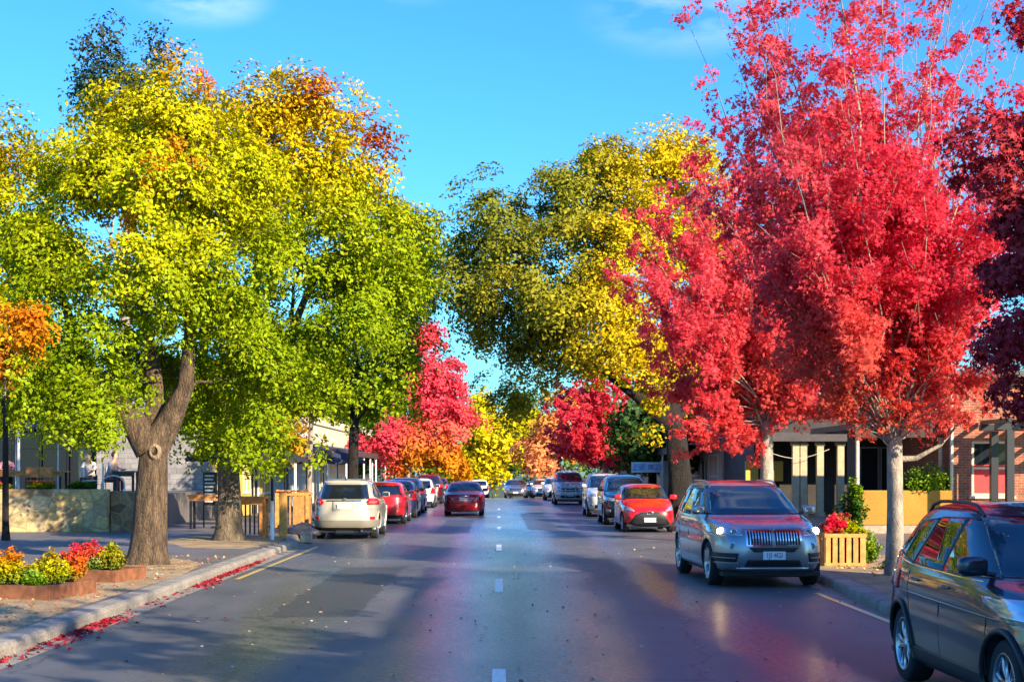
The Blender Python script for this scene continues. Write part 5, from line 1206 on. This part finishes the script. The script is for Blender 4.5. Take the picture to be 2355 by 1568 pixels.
def diner(label, x, y, z0, rz, shirt, trou, hair, lean=.1):
    e = empty("person", (x, y, z0), rz); tag(e, label, "person", "people on the cafe terrace")
    # faces -Y; seat height .46
    J = [(0, .05, .52, (.15,.11)), (0, .05-lean*.3, .72, (.14,.10)), (0, .04-lean*.8, .92, (.16,.11)), (0, .03-lean, 1.03, (.10,.08)), (0, .0-lean, 1.11, .05), (0, -.01-lean, 1.19, (.07,.08)), (0, -.02-lean, 1.28, (.078,.092)), (0, -.01-lean, 1.35, (.06,.07)), (0, -.115-lean, 1.21, .016)]
    E = [(0,1),(1,2),(2,3),(3,4),(4,5),(5,6),(6,7),(5,8)]
    for s_ in (-1, 1):
        k = len(J); J += [(s_*.17, .03-lean, 1.0, .055), (s_*.23, -.04-lean, .80, .043), (s_*.16, -.26-lean, .80, .035), (s_*.14, -.32-lean, .81, (.035,.02))]
        E += [(3,k),(k,k+1),(k+1,k+2),(k+2,k+3)]
        for i in range(4):
            f0 = len(J); xx = s_*(.14 + (i-1.5)*.019); J += [(xx, -.37-lean, .81, .009), (xx, -.40-lean+.005*abs(i-1), .795, .008)]; E += [(k+3, f0), (f0, f0+1)]
        f0 = len(J); J += [(s_*.105, -.345-lean, .815, .009), (s_*.095, -.37-lean, .805, .008)]; E += [(k+3, f0), (f0, f0+1)]
        k = len(J); J += [(s_*.10, .0, .50, .085), (s_*.12, -.40, .50, .06), (s_*.12, -.40, .28, .05), (s_*.12, -.38, .07, .035), (s_*.12, -.52, .03, .03)]; E += [(0,k),(k,k+1),(k+1,k+2),(k+2,k+3),(k+3,k+4)]
    skin_mesh('body', J, E, SKIN, e)
    T = [(0, .05, .54, (.165,.125)), (0, .05-lean*.3, .72, (.155,.118)), (0, .04-lean*.8, .92, (.175,.125)), (0, .03-lean, 1.02, (.12,.09))]; TE = [(0,1),(1,2),(2,3)]
    for s_ in (-1, 1):
        k = len(T); T += [(s_*.17, .03-lean, 1.0, .068), (s_*.225, -.03-lean, .83, .06), (s_*.21, -.12-lean, .80, .052)]; TE += [(3,k),(k,k+1),(k+1,k+2)]
    skin_mesh('shirt', T, TE, shirt, e)
    T = [(0, .05, .50, (.16,.12))]; TE = []
    for s_ in (-1, 1):
        k = len(T); T += [(s_*.10, .0, .50, .095), (s_*.12, -.40, .50, .072), (s_*.12, -.40, .28, .062), (s_*.12, -.385, .12, .055)]; TE += [(0,k),(k,k+1),(k+1,k+2),(k+2,k+3)]
    skin_mesh('trousers', T, TE, trou, e)
    bm = bmesh.new(); bmesh.ops.create_uvsphere(bm, u_segments=16, v_segments=10, radius=1)
    for v in bm.verts:
        v.co = Vector((v.co.x*.088, v.co.y*.105 + .012 - lean, v.co.z*.115 + 1.285))
        if v.co.y < -.055-lean: v.co.z = max(v.co.z, 1.335); v.co.y = max(v.co.y, -.098-lean)
        if v.co.z < 1.2: v.co.z = 1.2
    me = bpy.data.meshes.new('hair'); bm.to_mesh(me); bm.free(); me.materials.append(hair)
    for p in me.polygons: p.use_smooth = True
    link('hair', me, e)
    mb = MB()
    for s_ in (-1, 1): mb.lathe([(0, .004), (.009, 0)], 8, Matrix.Translation((s_*.03, -.108-lean, 1.265)) @ Matrix.Rotation(R(90), 4, 'X'))
    mb.box(-.022, .022, -.108-lean, -.10-lean, 1.188, 1.196); mb.build('face_features', mat("face_dark", (.12,.04,.03), .6), e)
CLOTH = lambda n_, c_: mat(n_, c_, .85, var=.2, vscale=20)
diner("person in dark pink top seated at the long terrace table", -16.05, 47.95, 1.16, R(20), CLOTH("pink_cloth", (.45,.16,.20)), CLOTH("dark_cloth", (.03,.03,.04)), mat("brown_hair", (.08,.04,.02), .6))
diner("auburn haired person in pale top at the left end of the long terrace table", -16.75, 47.9, 1.16, R(-15), CLOTH("pale_cloth", (.55,.5,.45)), CLOTH("dark_cloth", (.03,.03,.04)), mat("auburn_hair", (.25,.08,.03), .6))
diner("person in grey plaid shirt leaning forward beside the hooped rail", -12.6, 47.7, 1.16, R(60), CLOTH("plaid_grey", (.42,.34,.36)), CLOTH("maroon_cloth", (.30,.10,.13)), mat("dark_hair", (.05,.03,.02), .6), .18)
diner("person in white top next to the tan column", -13.45, 48.4, 1.16, R(-10), CLOTH("white_cloth", (.68,.64,.58)), CLOTH("dark_cloth", (.03,.03,.04)), mat("blond_hair", (.45,.30,.12), .6))

# ---- left shops along the street, facing the road
def shop(name, label, side, x, y0, y1, h, wm, wins, verandah=True, roofm=ROOFM, depth=9, post=WFRAME, parapet=.5):
    s_ = side                     # +1: building on the right (facade faces -X), -1: on the left (facade faces +X)
    b0 = (x, (y0+y1)/2, tz((y0+y1)/2)); e = empty(name, b0); tag(e, label, "building"); zb = tz(y1) - b0[2]
    def L(M, nm, m, p=None, **k): ob = M.build(nm, m, p or e, **k); 
    mb = MB(); a, b_ = sorted((0, s_*depth)); mb.box(a, b_, y0-b0[1], y1-b0[1], zb-.2, h); mb.build('wall', wm, e)
    mb = MB(); a, b_ = sorted((-s_*.12, s_*.3)); mb.box(a, b_, y0-b0[1]-.02, y1-b0[1]+.02, h+.001, h+parapet); mb.box(*sorted((-s_*.2, s_*.32)), y0-b0[1]-.03, y1-b0[1]+.03, h+parapet+.001, h+parapet+.12); mb.build('parapet', wm, e)
    for (u0, u1, z0, z1, kind) in wins:
        if kind == 'w':
            w_ = window(e, u0-b0[1], u1-b0[1], z0, z1, 0, post, WGLASS, 1, 1, side=(0, s_), fw=.09)
        elif kind == 'd':
            mb = MB(); mb.box(*sorted((-s_*.05, s_*.03)), u0-b0[1], u1-b0[1], .14, z1); dd = mb.build('door', DARKW, e, bevel=.01)
            mb = MB(); mb.box(*sorted((-s_*.06, -s_*.10)), u0-b0[1]-.08, u0-b0[1], .14, z1+.08); mb.box(*sorted((-s_*.06, -s_*.10)), u1-b0[1], u1-b0[1]+.08, .14, z1+.08); mb.build('door_frame', post, dd)
    if verandah:
        mb = MB(); vx = -s_*2.2
        mb.add([(0, y0-b0[1], 3.35), (vx, y0-b0[1], 2.95), (vx, y1-b0[1], 2.95), (0, y1-b0[1], 3.35), (0, y0-b0[1], 3.40), (vx, y0-b0[1], 3.0), (vx, y1-b0[1], 3.0), (0, y1-b0[1], 3.40)], [(0,3,2,1),(4,5,6,7),(0,1,5,4),(1,2,6,5),(2,3,7,6),(3,0,4,7)])
        mb.box(*sorted((vx, vx-s_*.06)), y0-b0[1], y1-b0[1], 2.70, 3.02); mb.build('verandah_roof', roofm, e)
        n = max(2, int((y1-y0)/3.2))
        for i in range(n):
            yy = y0-b0[1]+.3 + (y1-y0-.6)*i/(n-1); mb = MB(); mb.tube([(vx+s_*.08, yy, .1), (vx+s_*.08, yy, 2.75)], .055, 8); mb.build('verandah_post', post, e)
    return e
shop("shop_building", "yellow painted shop with white posts behind the timber tables", -1, -10.2, 58, 66, 4.4, YEL, [(58.6,60.2,1.0,2.7,'w'), (60.8,61.8,0,2.4,'d'), (62.4,65.4,.9,2.7,'w')])
shop("shop_building", "pale shop with tall white framed windows next to the yellow one", -1, -10.4, 66.05, 80, 4.8, PALEW, [(66.6,68.4,.6,2.8,'w'), (68.9,70.7,.6,2.8,'w'), (71.2,72.2,0,2.4,'d'), (72.8,75.4,.6,2.8,'w'), (76,79.2,.6,2.8,'w')])
shop("shop_building", "cream shop halfway down the left side", -1, -10.3, 80.05, 98, 4.5, CREAM, [(81,84,.6,2.7,'w'), (85,86.2,0,2.4,'d'), (87,91,.6,2.7,'w'), (92.5,97,.6,2.7,'w')])
shop("shop_building", "pale yellow shop at the far left end glowing behind the orange leaves", -1, -10.6, 98.05, 125, 4.8, CREAM, [(99,103,.6,2.7,'w'), (105,109,.6,2.7,'w'), (111,115,.6,2.7,'w')])
# the reddish bay window shop that faces us
e = empty("bay_shop", (-12.2, 61, .13)); tag(e, "reddish brown shop front with a white framed window seen between the trunks", "building"); O_ = (-12.2, 61, .13)
mb = MB(); mb.box(-15, -10.25, 61, 66, .1, 4.2); W(mb, 'wall', REDB, e, O_)
w_ = window(e, -12.75, -11.95, .85, 2.0, 60.98, WFRAME, WGLASS, 0, 1, fw=.09); w_.location = -Vector(O_)
mb = MB(); mb.box(-13.0, -12.82, 60.8, 60.99, .13, 2.6); W(mb, 'pilaster', CREAM, e, O_)
mb = MB(); mb.box(-15, -10.2, 60.3, 61.0, 2.75, 3.0); W(mb, 'awning', CREAM, e, O_)
mb = MB(); mb.box(-15.2, -10.0, 60.2, 66.2, 4.2, 4.4); W(mb, 'roof', ROOFM, e, O_)

# ---- pavement things on the left
table("tall orange timber table to the left of the second trunk", -9.1, 45.6, .13, 1.0, .7, 1.05, TIMB, BLACKM, "pavement tables")
table("tall orange timber bar table between the second trunk and the thin pole", -6.75, 38.9, .13, 1.35, .7, 1.12, TIMB, TIMB, "pavement tables")
def post_thing(name, label, cat, x, y, w_, h, m, cap=None):
    mb = MB(); mb.box(x-w_/2, x+w_/2, y-w_/2, y+w_/2, .10, .13+h); ob = mb.build(name, m, bevel=.01); tag(ob, label, cat); return ob
post_thing("timber_post", "thick honey timber post right of the white sleeved pole", "post", -5.72, 39.0, .19, 1.22, TIMBY)
e = empty("street_pole", (-5.86, 38.0, .13)); tag(e, "thin black pole with white lower sleeve at the kerb end", "pole")
mb = MB(); mb.tube([(0, 0, 1.02), (0, 0, 3.6)], .032, 10); mb.build('pole', BLACKM, e, smooth=True)
mb = MB(); mb.tube([(0, 0, 0), (0, 0, 1.02)], .055, 12); mb.build('sleeve', WHITEM, e, smooth=True)
def slat_screen(label, x0, x1, y, h, m, fm, n):
    e = empty("slat_screen", ((x0+x1)/2, y, .13)); tag(e, label, "screen", "timber screens on the pavement"); w2 = (x1-x0)/2
    mb = MB()
    for i in range(n): x = -w2+.06+(2*w2-.12)*i/(n-1); mb.box(x-.022, x+.022, -.012, .012, .06, h-.08)
    mb.build('slats', m, e)
    for sx in (-1, 1):
        mb = MB(); mb.box(sx*w2-.05, sx*w2+.05, -.05, .05, 0, h); mb.build('corner_post', fm, e, bevel=.006)
    mb = MB(); mb.box(-w2+.05, w2-.05, -.06, .06, h-.08, h-.02); mb.build('rail', fm, e)
slat_screen("black slatted screen with timber frame under the bar table", -7.6, -6.5, 40.2, .95, BLACKM, TIMB, 9)
slat_screen("orange timber slatted screen left of the pearl white wagon", -6.95, -6.0, 46.0, 1.1, TIMB, TIMBY, 8)
slat_screen("honey timber screen touching the pearl white wagon", -7.6, -6.6, 50.5, 1.15, TIMBY, TIMB, 8)
e = empty("timber_box", (-6.55, 49.0, .13)); tag(e, "square orange timber box stand beside the white wagon", "box stand")
mb = MB(); mb.box(-.26, .26, -.26, .26, 0, 1.0); mb.build('box', TIMB, e, bevel=.01)
mb = MB(); mb.box(-.31, .31, -.31, .31, 1.0, 1.07); mb.build('lid', TIMBY, e, bevel=.01)
e = empty("menu_board", (-9.15, 46.6, .13)); tag(e, "black board with white menu lines standing on the pavement", "sign board")
mb = MB(); mb.box(-.22, .22, -.02, .02, .7, 1.75); mb.build('board', BLACKM, e)
mb = MB()
for i in range(8): mb.box(-.17, .10 + .06*((i*7) % 3)/2, -.026, -.021, .80+i*.115, .855+i*.115)
mb.build('lettering', WHITEM, e)
for sx in (-1, 1):
    mb = MB(); mb.box(sx*.2-.02, sx*.2+.02, -.02, .02, 0, .7); mb.build('leg', BLACKM, e)
bm = bmesh.new(); bmesh.ops.create_icosphere(bm, subdivisions=3, radius=1)
for v in bm.verts:
    k = 1 + .12*math.sin(v.co.x*5+1)*math.cos(v.co.y*4) + .08*math.sin(v.co.z*7); v.co = Vector((v.co.x*.62*k, v.co.y*.4*k, max(v.co.z*.28*k, -.05)))
me = bpy.data.meshes.new("boulder"); bm.to_mesh(me); bm.free(); me.materials.append(mat("dark_boulder_stone", (.035,.035,.05), .5, var=.4, bump=.5)); ob = link("boulder", me, None, (-5.55, 41.6, .15)); tag(ob, "dark bluestone boulder at the corner of the kerb", "boulder")
mb = MB(); mb.box(-5.28, -4.99, 39.0, 39.35, .004, .30); tag(mb.build("concrete_block", M_KERB, bevel=.03), "small square concrete block on the road at the kerb corner", "block")

# ---- garden beds, planter box, bushes
def bed(label, corners, h):
    e = empty("garden_bed", (corners[0][0], corners[0][1], .13)); tag(e, label, "garden bed", "rusty steel garden beds"); o_ = Vector((corners[0][0], corners[0][1], 0)); n = len(corners)
    for i in range(n):
        a, b_ = Vector((*corners[i], 0)) - o_, Vector((*corners[(i+1) % n], 0)) - o_; d = (b_-a).normalized(); nn = Vector((-d.y, d.x, 0)) * .02
        mb = MB(); vs = [a-nn, b_-nn, b_+nn, a+nn]; mb.add([v for v in vs] + [v + Vector((0, 0, h)) for v in vs], [(3,2,1,0),(4,5,6,7),(0,1,5,4),(1,2,6,5),(2,3,7,6),(3,0,4,7)]); mb.build('steel_side', CORTEN, e)
    mb = MB(); mb.poly([tuple((Vector((*c_, 0)) - o_)[:2]) for c_ in corners], h*.75); mb.build('soil', SOIL, e)
bed("rusty steel garden bed nearest the camera at the lower left", [(-8.6, 21.15), (-6.23, 20.4), (-5.98, 21.75), (-8.2, 22.5)], .21)
bed("rusty steel garden bed closer to the knotted tree", [(-8.4, 24.3), (-6.18, 23.6), (-5.90, 24.5), (-8.0, 25.3)], .21)
def bush(label, x, y, z0, r, h, cols, n, leaf, seed, group="shrubs in the garden beds", name="garden_shrub", up=1.3, tpl=TPL_OVAL):
    rng = np.random.default_rng(seed); h, r = (h*.74, r*.9) if group == "shrubs in the garden beds" else (h, r); e = empty(name, (x, y, z0)); tag(e, label, "shrub", group); mb = MB(); S = []; O = []
    for i in range(26):
        a = rng.uniform(0, 6.28); q = r*math.sqrt(rng.uniform(0, 1)); tip = np.array([q*math.cos(a), q*math.sin(a), h*(1-.55*(q/r)**2)*rng.uniform(.75, 1.1)]); b_ = tip*np.array([.25,.25,0])
        mb.tube([b_, b_*.4+tip*.6+np.array([0,0,.02]), tip], [.008, .006, .003], 5, False)
        for t in np.linspace(.35, 1, 6): S.append(b_*(1-t)+tip*t); O.append(tip*.6+np.array([0,0,.3]))
    S = np.array(S); O = np.array(O); C, N, idx = sprays(rng, S, O, np.full(len(S), r*.26), n, up=up, flat=1.0, jit=1.2)
    C[:, 2] = np.maximum(C[:, 2], .03); V = leaves(rng, C, N, leaf, tpl)
    tt = np.clip(C[:, 2]/h + rng.normal(size=len(C))*.12, 0, 1)[:, None]; k = len(cols)-1; f = tt*k; i0 = np.clip(f.astype(int), 0, k-1)[:, 0]; cc = np.array(cols); c_ = cc[i0]*(1-(f-i0[:, None])) + cc[i0+1]*(f-i0[:, None])
    c_ = c_*(1+rng.normal(size=(len(c_), 1))*.15)
    link('foliage', np_mesh(name, V, len(tpl), LEAF, np.clip(c_, .004, .95)), e); mb.build('stems', BARK_OLD, e)
SG = (.12,.17,.015)
bush("orange and yellow shrub at the very left of the near bed", -7.15, 21.5, .30, .38, .62, [SG, YG, ORG], 16, .06, 61)
bush("red orange shrub cut by the left picture edge", -7.55, 21.3, .30, .28, .5, [SG, ORG, RD], 14, .055, 62)
bush("yellow green shrub in the middle of the near bed", -6.48, 21.3, .30, .34, .62, [SG, YG, (.45,.30,.015)], 16, .055, 63)
bush("small bright green shrub at the front of the near bed", -6.6, 20.85, .30, .20, .30, [DG, GR, (.30,.5,.05)], 14, .045, 64)
bush("scarlet shrub at the back of the near bed", -6.35, 21.9, .30, .27, .70, [SG, ORG, RD], 14, .05, 65)
bush("dark red round shrub in the bed closer to the knotted tree", -6.85, 24.6, .30, .30, .72, [SG, (.6,.08,.03), RD], 16, .055, 66)
bush("olive yellow shrub beside the dark red one", -6.45, 24.4, .30, .34, .56, [SG, (.3,.25,.015), YG], 16, .055, 67)
bush("low grey green shrub at the front of the far bed", -6.7, 24.0, .30, .30, .28, [DG, SG, (.4,.42,.1)], 12, .045, 68)
pb = empty("planter_box", (6.53, 28.1, .13)); tag(pb, "slatted honey timber planter box on the right footpath", "planter")
hw, ph = .375, .62
for (dx, dy, ax) in ((0, -hw, 'x'), (0, hw, 'x'), (-hw, 0, 'y'), (hw, 0, 'y')):
    mb = MB()
    for i in range(6):
        t = -hw+.05 + (2*hw-.10)*i/5
        if ax == 'x': mb.box(t-.045, t+.045, dy-.012, dy+.012, .07, ph-.07)
        else: mb.box(dx-.012, dx+.012, t-.045, t+.045, .07, ph-.07)
    for z in (.0, ph-.07):
        if ax == 'x': mb.box(-hw-.02, hw+.02, dy-.022, dy+.022, z, z+.07)
        else: mb.box(dx-.022, dx+.022, -hw+.022, hw-.022, z, z+.07)
    mb.build('slatted_side', TIMBY, pb)
mb = MB(); mb.box(-hw+.03, hw-.03, -hw+.03, hw-.03, .03, ph-.10); mb.build('inner_box', mat("planter_inside", (.05,.03,.02), .9), pb)
bush("scarlet flowering plant in the planter box", 6.40, 28.05, .13+ph-.1, .28, .42, [GR, RD, RD], 16, .06, 71, "plants in the planter box", "flowering_plant", tpl=TPL_LOBED)
bush("yellow green plant in the planter box beside the scarlet one", 6.70, 28.0, .13+ph-.1, .30, .30, [GR, YG, YG], 16, .06, 72, "plants in the planter box", "leafy_plant")
bush("green grassy plant spilling behind the planter box", 7.12, 28.5, .13, .30, .62, [DG, GR, (.3,.42,.05)], 14, .06, 73, "plants in the planter box", "leafy_plant")
bush("low dark groundcover plant beside the right maple trunk", 7.3, 26.9, .13, .34, .22, [DG, (.12,.14,.05), SG], 12, .05, 74, "plants by the right footpath", "leafy_plant")
bush("small red leaved plant against the maple trunk foot", 6.72, 23.6, .13, .24, .62, [(.4,.1,.06), RD, SAL], 10, .07, 75, "plants by the right footpath", "leafy_plant")
bush("red flowering bush behind the planter near the ochre wall", 9.35, 40.5, .13, .45, .7, [DG, GR, RD], 14, .08, 76, "plants by the right footpath", "flowering_plant", tpl=TPL_LOBED)
bush("tall dark green shrub in front of the porch columns", 10.0, 41.7, .13, .5, 1.55, [DG, DG, GR], 18, .10, 77, "plants by the right footpath", "garden_shrub")
bush("dark green creeper hanging over the ochre wall", 12.55, 42.9, 1.2, .8, .9, [DG, GR, (.2,.3,.04)], 18, .09, 78, "plants by the right footpath", "creeper_plant")
for i, (x, y, c_) in enumerate(((-19.2, 43.6, [DG, GR, RD]), (-17.6, 43.6, [DG, GR, ORG]), (-16.2, 43.6, [DG, DG, GR]), (-14.9, 43.6, [DG, GR, RD]), (-13.6, 43.6, [DG, GR, ORG]), (-12.4, 43.6, [DG, DG, GR]))):
    bush(["red tipped low plant on the terrace wall far left", "orange tipped low plant below the long terrace table", "plain green low plant on the wall under the white post", "red tipped low plant on the wall under the orange chairs", "orange tipped low plant on the wall under the tan column", "plain green low plant on the wall under the hooped rail"][i],
         x, y+.15, 1.34, .42, .28, c_, 12, .07, 80+i, "low plants along the terrace wall", "edging_plant")

# ---- right side buildings
wall_thing("ochre_wall", "low ochre rendered wall on a stone base in front of the right verandah", "wall", 10.3, 13.1, 42.4, 42.65, .36, 1.36, OCHRE)
wall_thing("base_course", "pale stone footing under the ochre wall", "wall", 10.26, 13.14, 42.3, 42.7, .10, .355, voronoi_stone("pink_stone", [(.45,.32,.22),(.36,.25,.18),(.5,.38,.28)], 3))
e = empty("brick_building", (13.15, 42.6, .1)); tag(e, "red brick building with red blinds at the right edge", "building"); O_ = (13.15, 42.6, .1)
mb = MB(); mb.box(13.15, 13.7, 42.6, 52, .0, 4.6); mb.box(13.7, 14.85, 42.6, 43.0, .0, 1.20); mb.box(13.7, 14.85, 42.6, 43.0, 2.78, 4.6); mb.box(14.85, 24, 42.6, 52, .0, 4.6); W(mb, 'wall', BRICK, e, O_)
w_ = window(e, 13.7, 14.85, 1.2, 2.78, 42.68, CREAM, WGLASS, 1, 0, fw=.07, infill=(1.27, 2.1)); w_.location = -Vector(O_)
mb = MB(); mb.box(13.77, 14.78, 42.63, 42.7, 1.97, 2.03); ob = W(mb, 'transom', CREAM, e, O_)
mb = MB(); mb.box(13.6, 14.95, 42.5, 42.599, 1.12, 1.195); W(mb, 'sill', CREAM, e, O_)
mb = MB(); mb.box(12.9, 24.2, 42.1, 52.2, 4.6, 4.8); W(mb, 'roof', ROOFM, e, O_)
mb = MB(); mb.tube([(13.08, 42.5, .1), (13.08, 42.5, 4.5)], .05, 8); W(mb, 'downpipe', CREAM, e, O_)
e = empty("pergola", (14.1, 40.6, .1)); tag(e, "black steel pergola in front of the brick building", "pergola")
for (x, y) in ((0, 0), (.72, 0), (0, 1.3), (3.4, 0), (3.4, 1.3)):
    mb = MB(); mb.box(x-.10, x+.10, y-.10, y+.10, 0, 2.95); mb.build('post', BLACKM, e)
mb = MB(); mb.box(-.4, 3.8, -.08, .08, 2.96, 3.14); mb.box(-.4, 3.8, 1.22, 1.38, 2.96, 3.14); mb.build('beam', BLACKM, e)
for i in range(7): mb = MB(); mb.box(-.2+i*.6, -.12+i*.6, -.5, 1.9, 3.15, 3.27); mb.build('rafter', BLACKM, e)
e = empty("verandah_building", (11, 48, .1)); tag(e, "dark verandah shop behind the ochre wall with reflecting glass", "building"); O_ = (11, 48, .1)
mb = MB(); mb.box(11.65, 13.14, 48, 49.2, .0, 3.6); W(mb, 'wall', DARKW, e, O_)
for i in range(2):
    w_ = window(e, 11.75+i*.68, 12.4+i*.68, .9, 2.7, 47.97, mat("grey_frame", (.25,.25,.24), .5), WGLASS, 0, 0, fw=.05); w_.location = -Vector(O_)
mb = MB(); mb.box(10.45, 13.14, 43.2, 49.4, 3.15, 3.32); W(mb, 'roof', ROOFM, e, O_)
mb = MB(); mb.box(10.45, 13.14, 43.1, 43.2, 2.9, 3.3); W(mb, 'fascia', DARKW, e, O_)
for x in (10.55, 13.0):
    mb = MB(); mb.tube([(x, 43.3, .1), (x, 43.3, 2.9)], .06, 8); W(mb, 'verandah_post', CREAM, e, O_)
e = empty("porch_building", (12.5, 60, .1)); tag(e, "shadowed arcade with tan columns behind the grey wagon", "building"); O_ = (12.5, 60, .1)
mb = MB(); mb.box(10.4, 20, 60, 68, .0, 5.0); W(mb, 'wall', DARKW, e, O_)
for x in (10.55, 11.6, 11.9, 12.55, 13.35, 14.5, 15.6):
    mb = MB(); mb.box(x-.13, x+.13, 57.4, 57.66, .1, 3.05); mb.box(x-.17, x+.17, 57.36, 57.70, .1, .3); mb.box(x-.17, x+.17, 57.36, 57.70, 2.9, 3.05); W(mb, 'column', TAN, e, O_)
mb = MB(); mb.box(9.8, 20, 57.1, 60.0, 3.06, 3.4); W(mb, 'porch_roof', ROOFM, e, O_)
mb = MB(); mb.box(9.9, 10.4, 59.0, 59.2, 1.5, 2.3); mb.box(10.7, 11.4, 59.0, 59.2, 1.5, 2.3); W(mb, 'yellow_panel', YEL, e, O_)
mb = MB(); mb.tube([(10.2 + 2.6*i/12, 57.0, 2.75 - .35*math.sin(math.pi*i/12)) for i in range(13)], .012, 5); tag(mb.build("string_light", CREAM), "thin pale cable drooping under the arcade roof", "cable")
shop("shop_building", "pink rendered shop behind the salmon maple", 1, 10.3, 68.05, 84, 4.6, mat("pink_render", (.52,.33,.26), .8, var=.15), [(69,72,.6,2.7,'w'), (73,74.2,0,2.4,'d'), (75,78.5,.6,2.7,'w'), (80,83,.6,2.7,'w')])
shop("shop_building", "cream shop on the right behind the crimson maple", 1, 10.3, 84.05, 104, 4.6, CREAM, [(85,89,.6,2.7,'w'), (91,95,.6,2.7,'w'), (97,102,.6,2.7,'w')])
shop("shop_building", "furthest pale shop on the right side", 1, 10.6, 104.05, 130, 4.8, PALEW, [(105,110,.6,2.7,'w'), (112,118,.6,2.7,'w')])
e = empty("street_sign", (7.45, 73.5, .1)); tag(e, "pale blue and white notice board on posts behind the black wagon", "sign")
mb = MB(); mb.box(-.83, .83, -.03, .03, 1.72, 2.24); mb.build('board', mat("sign_white", (.62,.68,.74), .4), e)
mb = MB(); mb.box(-.78, -.1, -.036, -.031, 1.80, 2.18); mb.box(-.02, .30, -.036, -.031, 1.86, 2.12); mb.box(.36, .74, -.036, -.031, 1.80, 2.14); mb.build('printed_panel', mat("sign_blue", (.25,.40,.62), .4, var=.5, vscale=5), e)
for x in (-.7, .7):
    mb = MB(); mb.tube([(x, 0, 0), (x, 0, 1.72)], .035, 8); mb.build('post', BLACKM, e)
wall_thing("cream_pier", "cream gate pier beside the notice board", "pier", 8.2, 8.65, 74.5, 74.9, .1, 2.35, CREAM, CREAM)

# ---- unseen right row behind the camera, added and sized to shade the road
shop("shop_building", "unseen tall cream shop on the right, added to shade the road", 1, 10.0, -45, 16.5, 7.0, CREAM, [(-40+i*8, -36+i*8, .7, 2.7, 'w') for i in range(7)], verandah=True, depth=4.2)
def col_any(X, S, idx, rng): return pal(rng, np.stack([np.clip(.7 + noise3(S, 3, .8), .1, 2), np.clip(.6 - noise3(S, 3, .8), .1, 2)], 1), [RD, SAL], .15)
src = maple("maple_tree", "unseen red maple past the right edge, added to shade the road", (7.7, 4.5, g0), 2.6, .17,
    shoot_set(9, 0, [(9.6, -1.5, 1.5, -1.5, 1.5, 8), (8, -2.8, 2.8, -2.4, 2.4, 12), (6.4, -3.2, 3.2, -3, 3, 12), (4.8, -2.8, 2.8, -2.6, 2.6, 10)]), 0, 12, .2, col_any, BARK_PALE, 90, tuft_r=.42, dens=3.6, tpl=TPL_OVAL, group="unseen shade trees behind the camera")
for i, y in enumerate((-4.0, -13)):
    t_ = copy_tree(src); t_.location = (7.7, y, g0); t_.rotation_euler = (0, 0, 1.3*(i+1)); t_['label'] = "unseen red maple %s behind the camera, added to shade the road" % ("standing next" if i == 0 else "standing furthest back")

# ------------------------------------------------------------------ fallen leaves
rng = np.random.default_rng(5)
def litter(name, label, XY, z, size, cols, tilt=.25):
    n = len(XY); C = np.column_stack([XY, np.full(n, z) + rng.uniform(0, .015, n)]); N = np.column_stack([rng.normal(size=(n, 2))*tilt, np.ones(n)])
    V = leaves(rng, C, N, size, TPL_LOBED); c_ = np.array(cols)[rng.integers(0, len(cols), n)]*(1+rng.normal(size=(n, 1))*.2)
    tag(link(name, np_mesh(name, V, 10, LEAF, np.clip(c_, .01, .95))), label, "leaves", kind='stuff')
n = 2300; yy = 13.2 + 21*rng.uniform(0, 1, n); dens = np.clip(.5 + .9*np.sin(yy*.55 - 1.2) + .4*np.sin(yy*2.1), .08, 1) * np.clip((34-yy)/6, 0, 1); dens = dens * np.clip((yy - 15.0) / 3, .25, 1); k = rng.uniform(size=n) < dens; yy = yy[k]
xx = -5.12 + np.abs(rng.normal(size=len(yy)))*.13 * (.6 + .6*(yy < 26)); litter("fallen_leaves", "crimson leaves gathered in the left gutter", np.column_stack([xx, yy]), .012, .075, [(.42,.015,.035), (.36,.03,.05), (.5,.08,.08), (.2,.02,.02)], .5)
xy = np.column_stack([rng.uniform(-5, 5.4, 420), 12.5 + 26*rng.uniform(0, 1, 420)**1.2]); litter("road_leaves", "scattered leaves lying on the wet road", xy, .008, .055, [(.72,.6,.45), (.6,.1,.08), (.5,.35,.2)], .25)
xy = np.column_stack([-5.6 - 3.8*rng.uniform(0, 1, 1500), 13 + 18*rng.uniform(0, 1, 1500)]); litter("mulch_leaves", "brown and gold leaves on the left mulch", xy, .15, .06, [(.6,.38,.15), (.45,.25,.1), (.7,.5,.2), (.6,.12,.05)], .5)
xy = np.column_stack([6.2 + 2.2*rng.uniform(0, 1, 500), 20 + 11.5*rng.uniform(0, 1, 500)]); litter("verge_leaves", "gold and red leaves under the right maple", xy, .15, .06, [(.6,.38,.15), (.7,.5,.2), (.7,.1,.05)], .5)
xy = np.column_stack([5.6 - np.abs(rng.normal(size=260))*.15, 17 + 9.5*rng.uniform(0, 1, 260)]); litter("kerb_leaves", "few red and gold leaves in the right gutter", xy, .01, .055, [(.6,.3,.15), (.7,.1,.08), (.6,.45,.3)], .3)

# writing becomes real mesh
dg = bpy.context.evaluated_depsgraph_get()
for ob in [q for q in scn.objects if q.type == 'FONT']:
    me = bpy.data.meshes.new_from_object(ob.evaluated_get(dg)); new = bpy.data.objects.new('plate_text', me); COL.objects.link(new)
    new.parent = ob.parent; new.matrix_parent_inverse = ob.matrix_parent_inverse.copy(); new.location = ob.location; new.rotation_euler = ob.rotation_euler; new.scale = ob.scale
    bpy.data.objects.remove(ob)
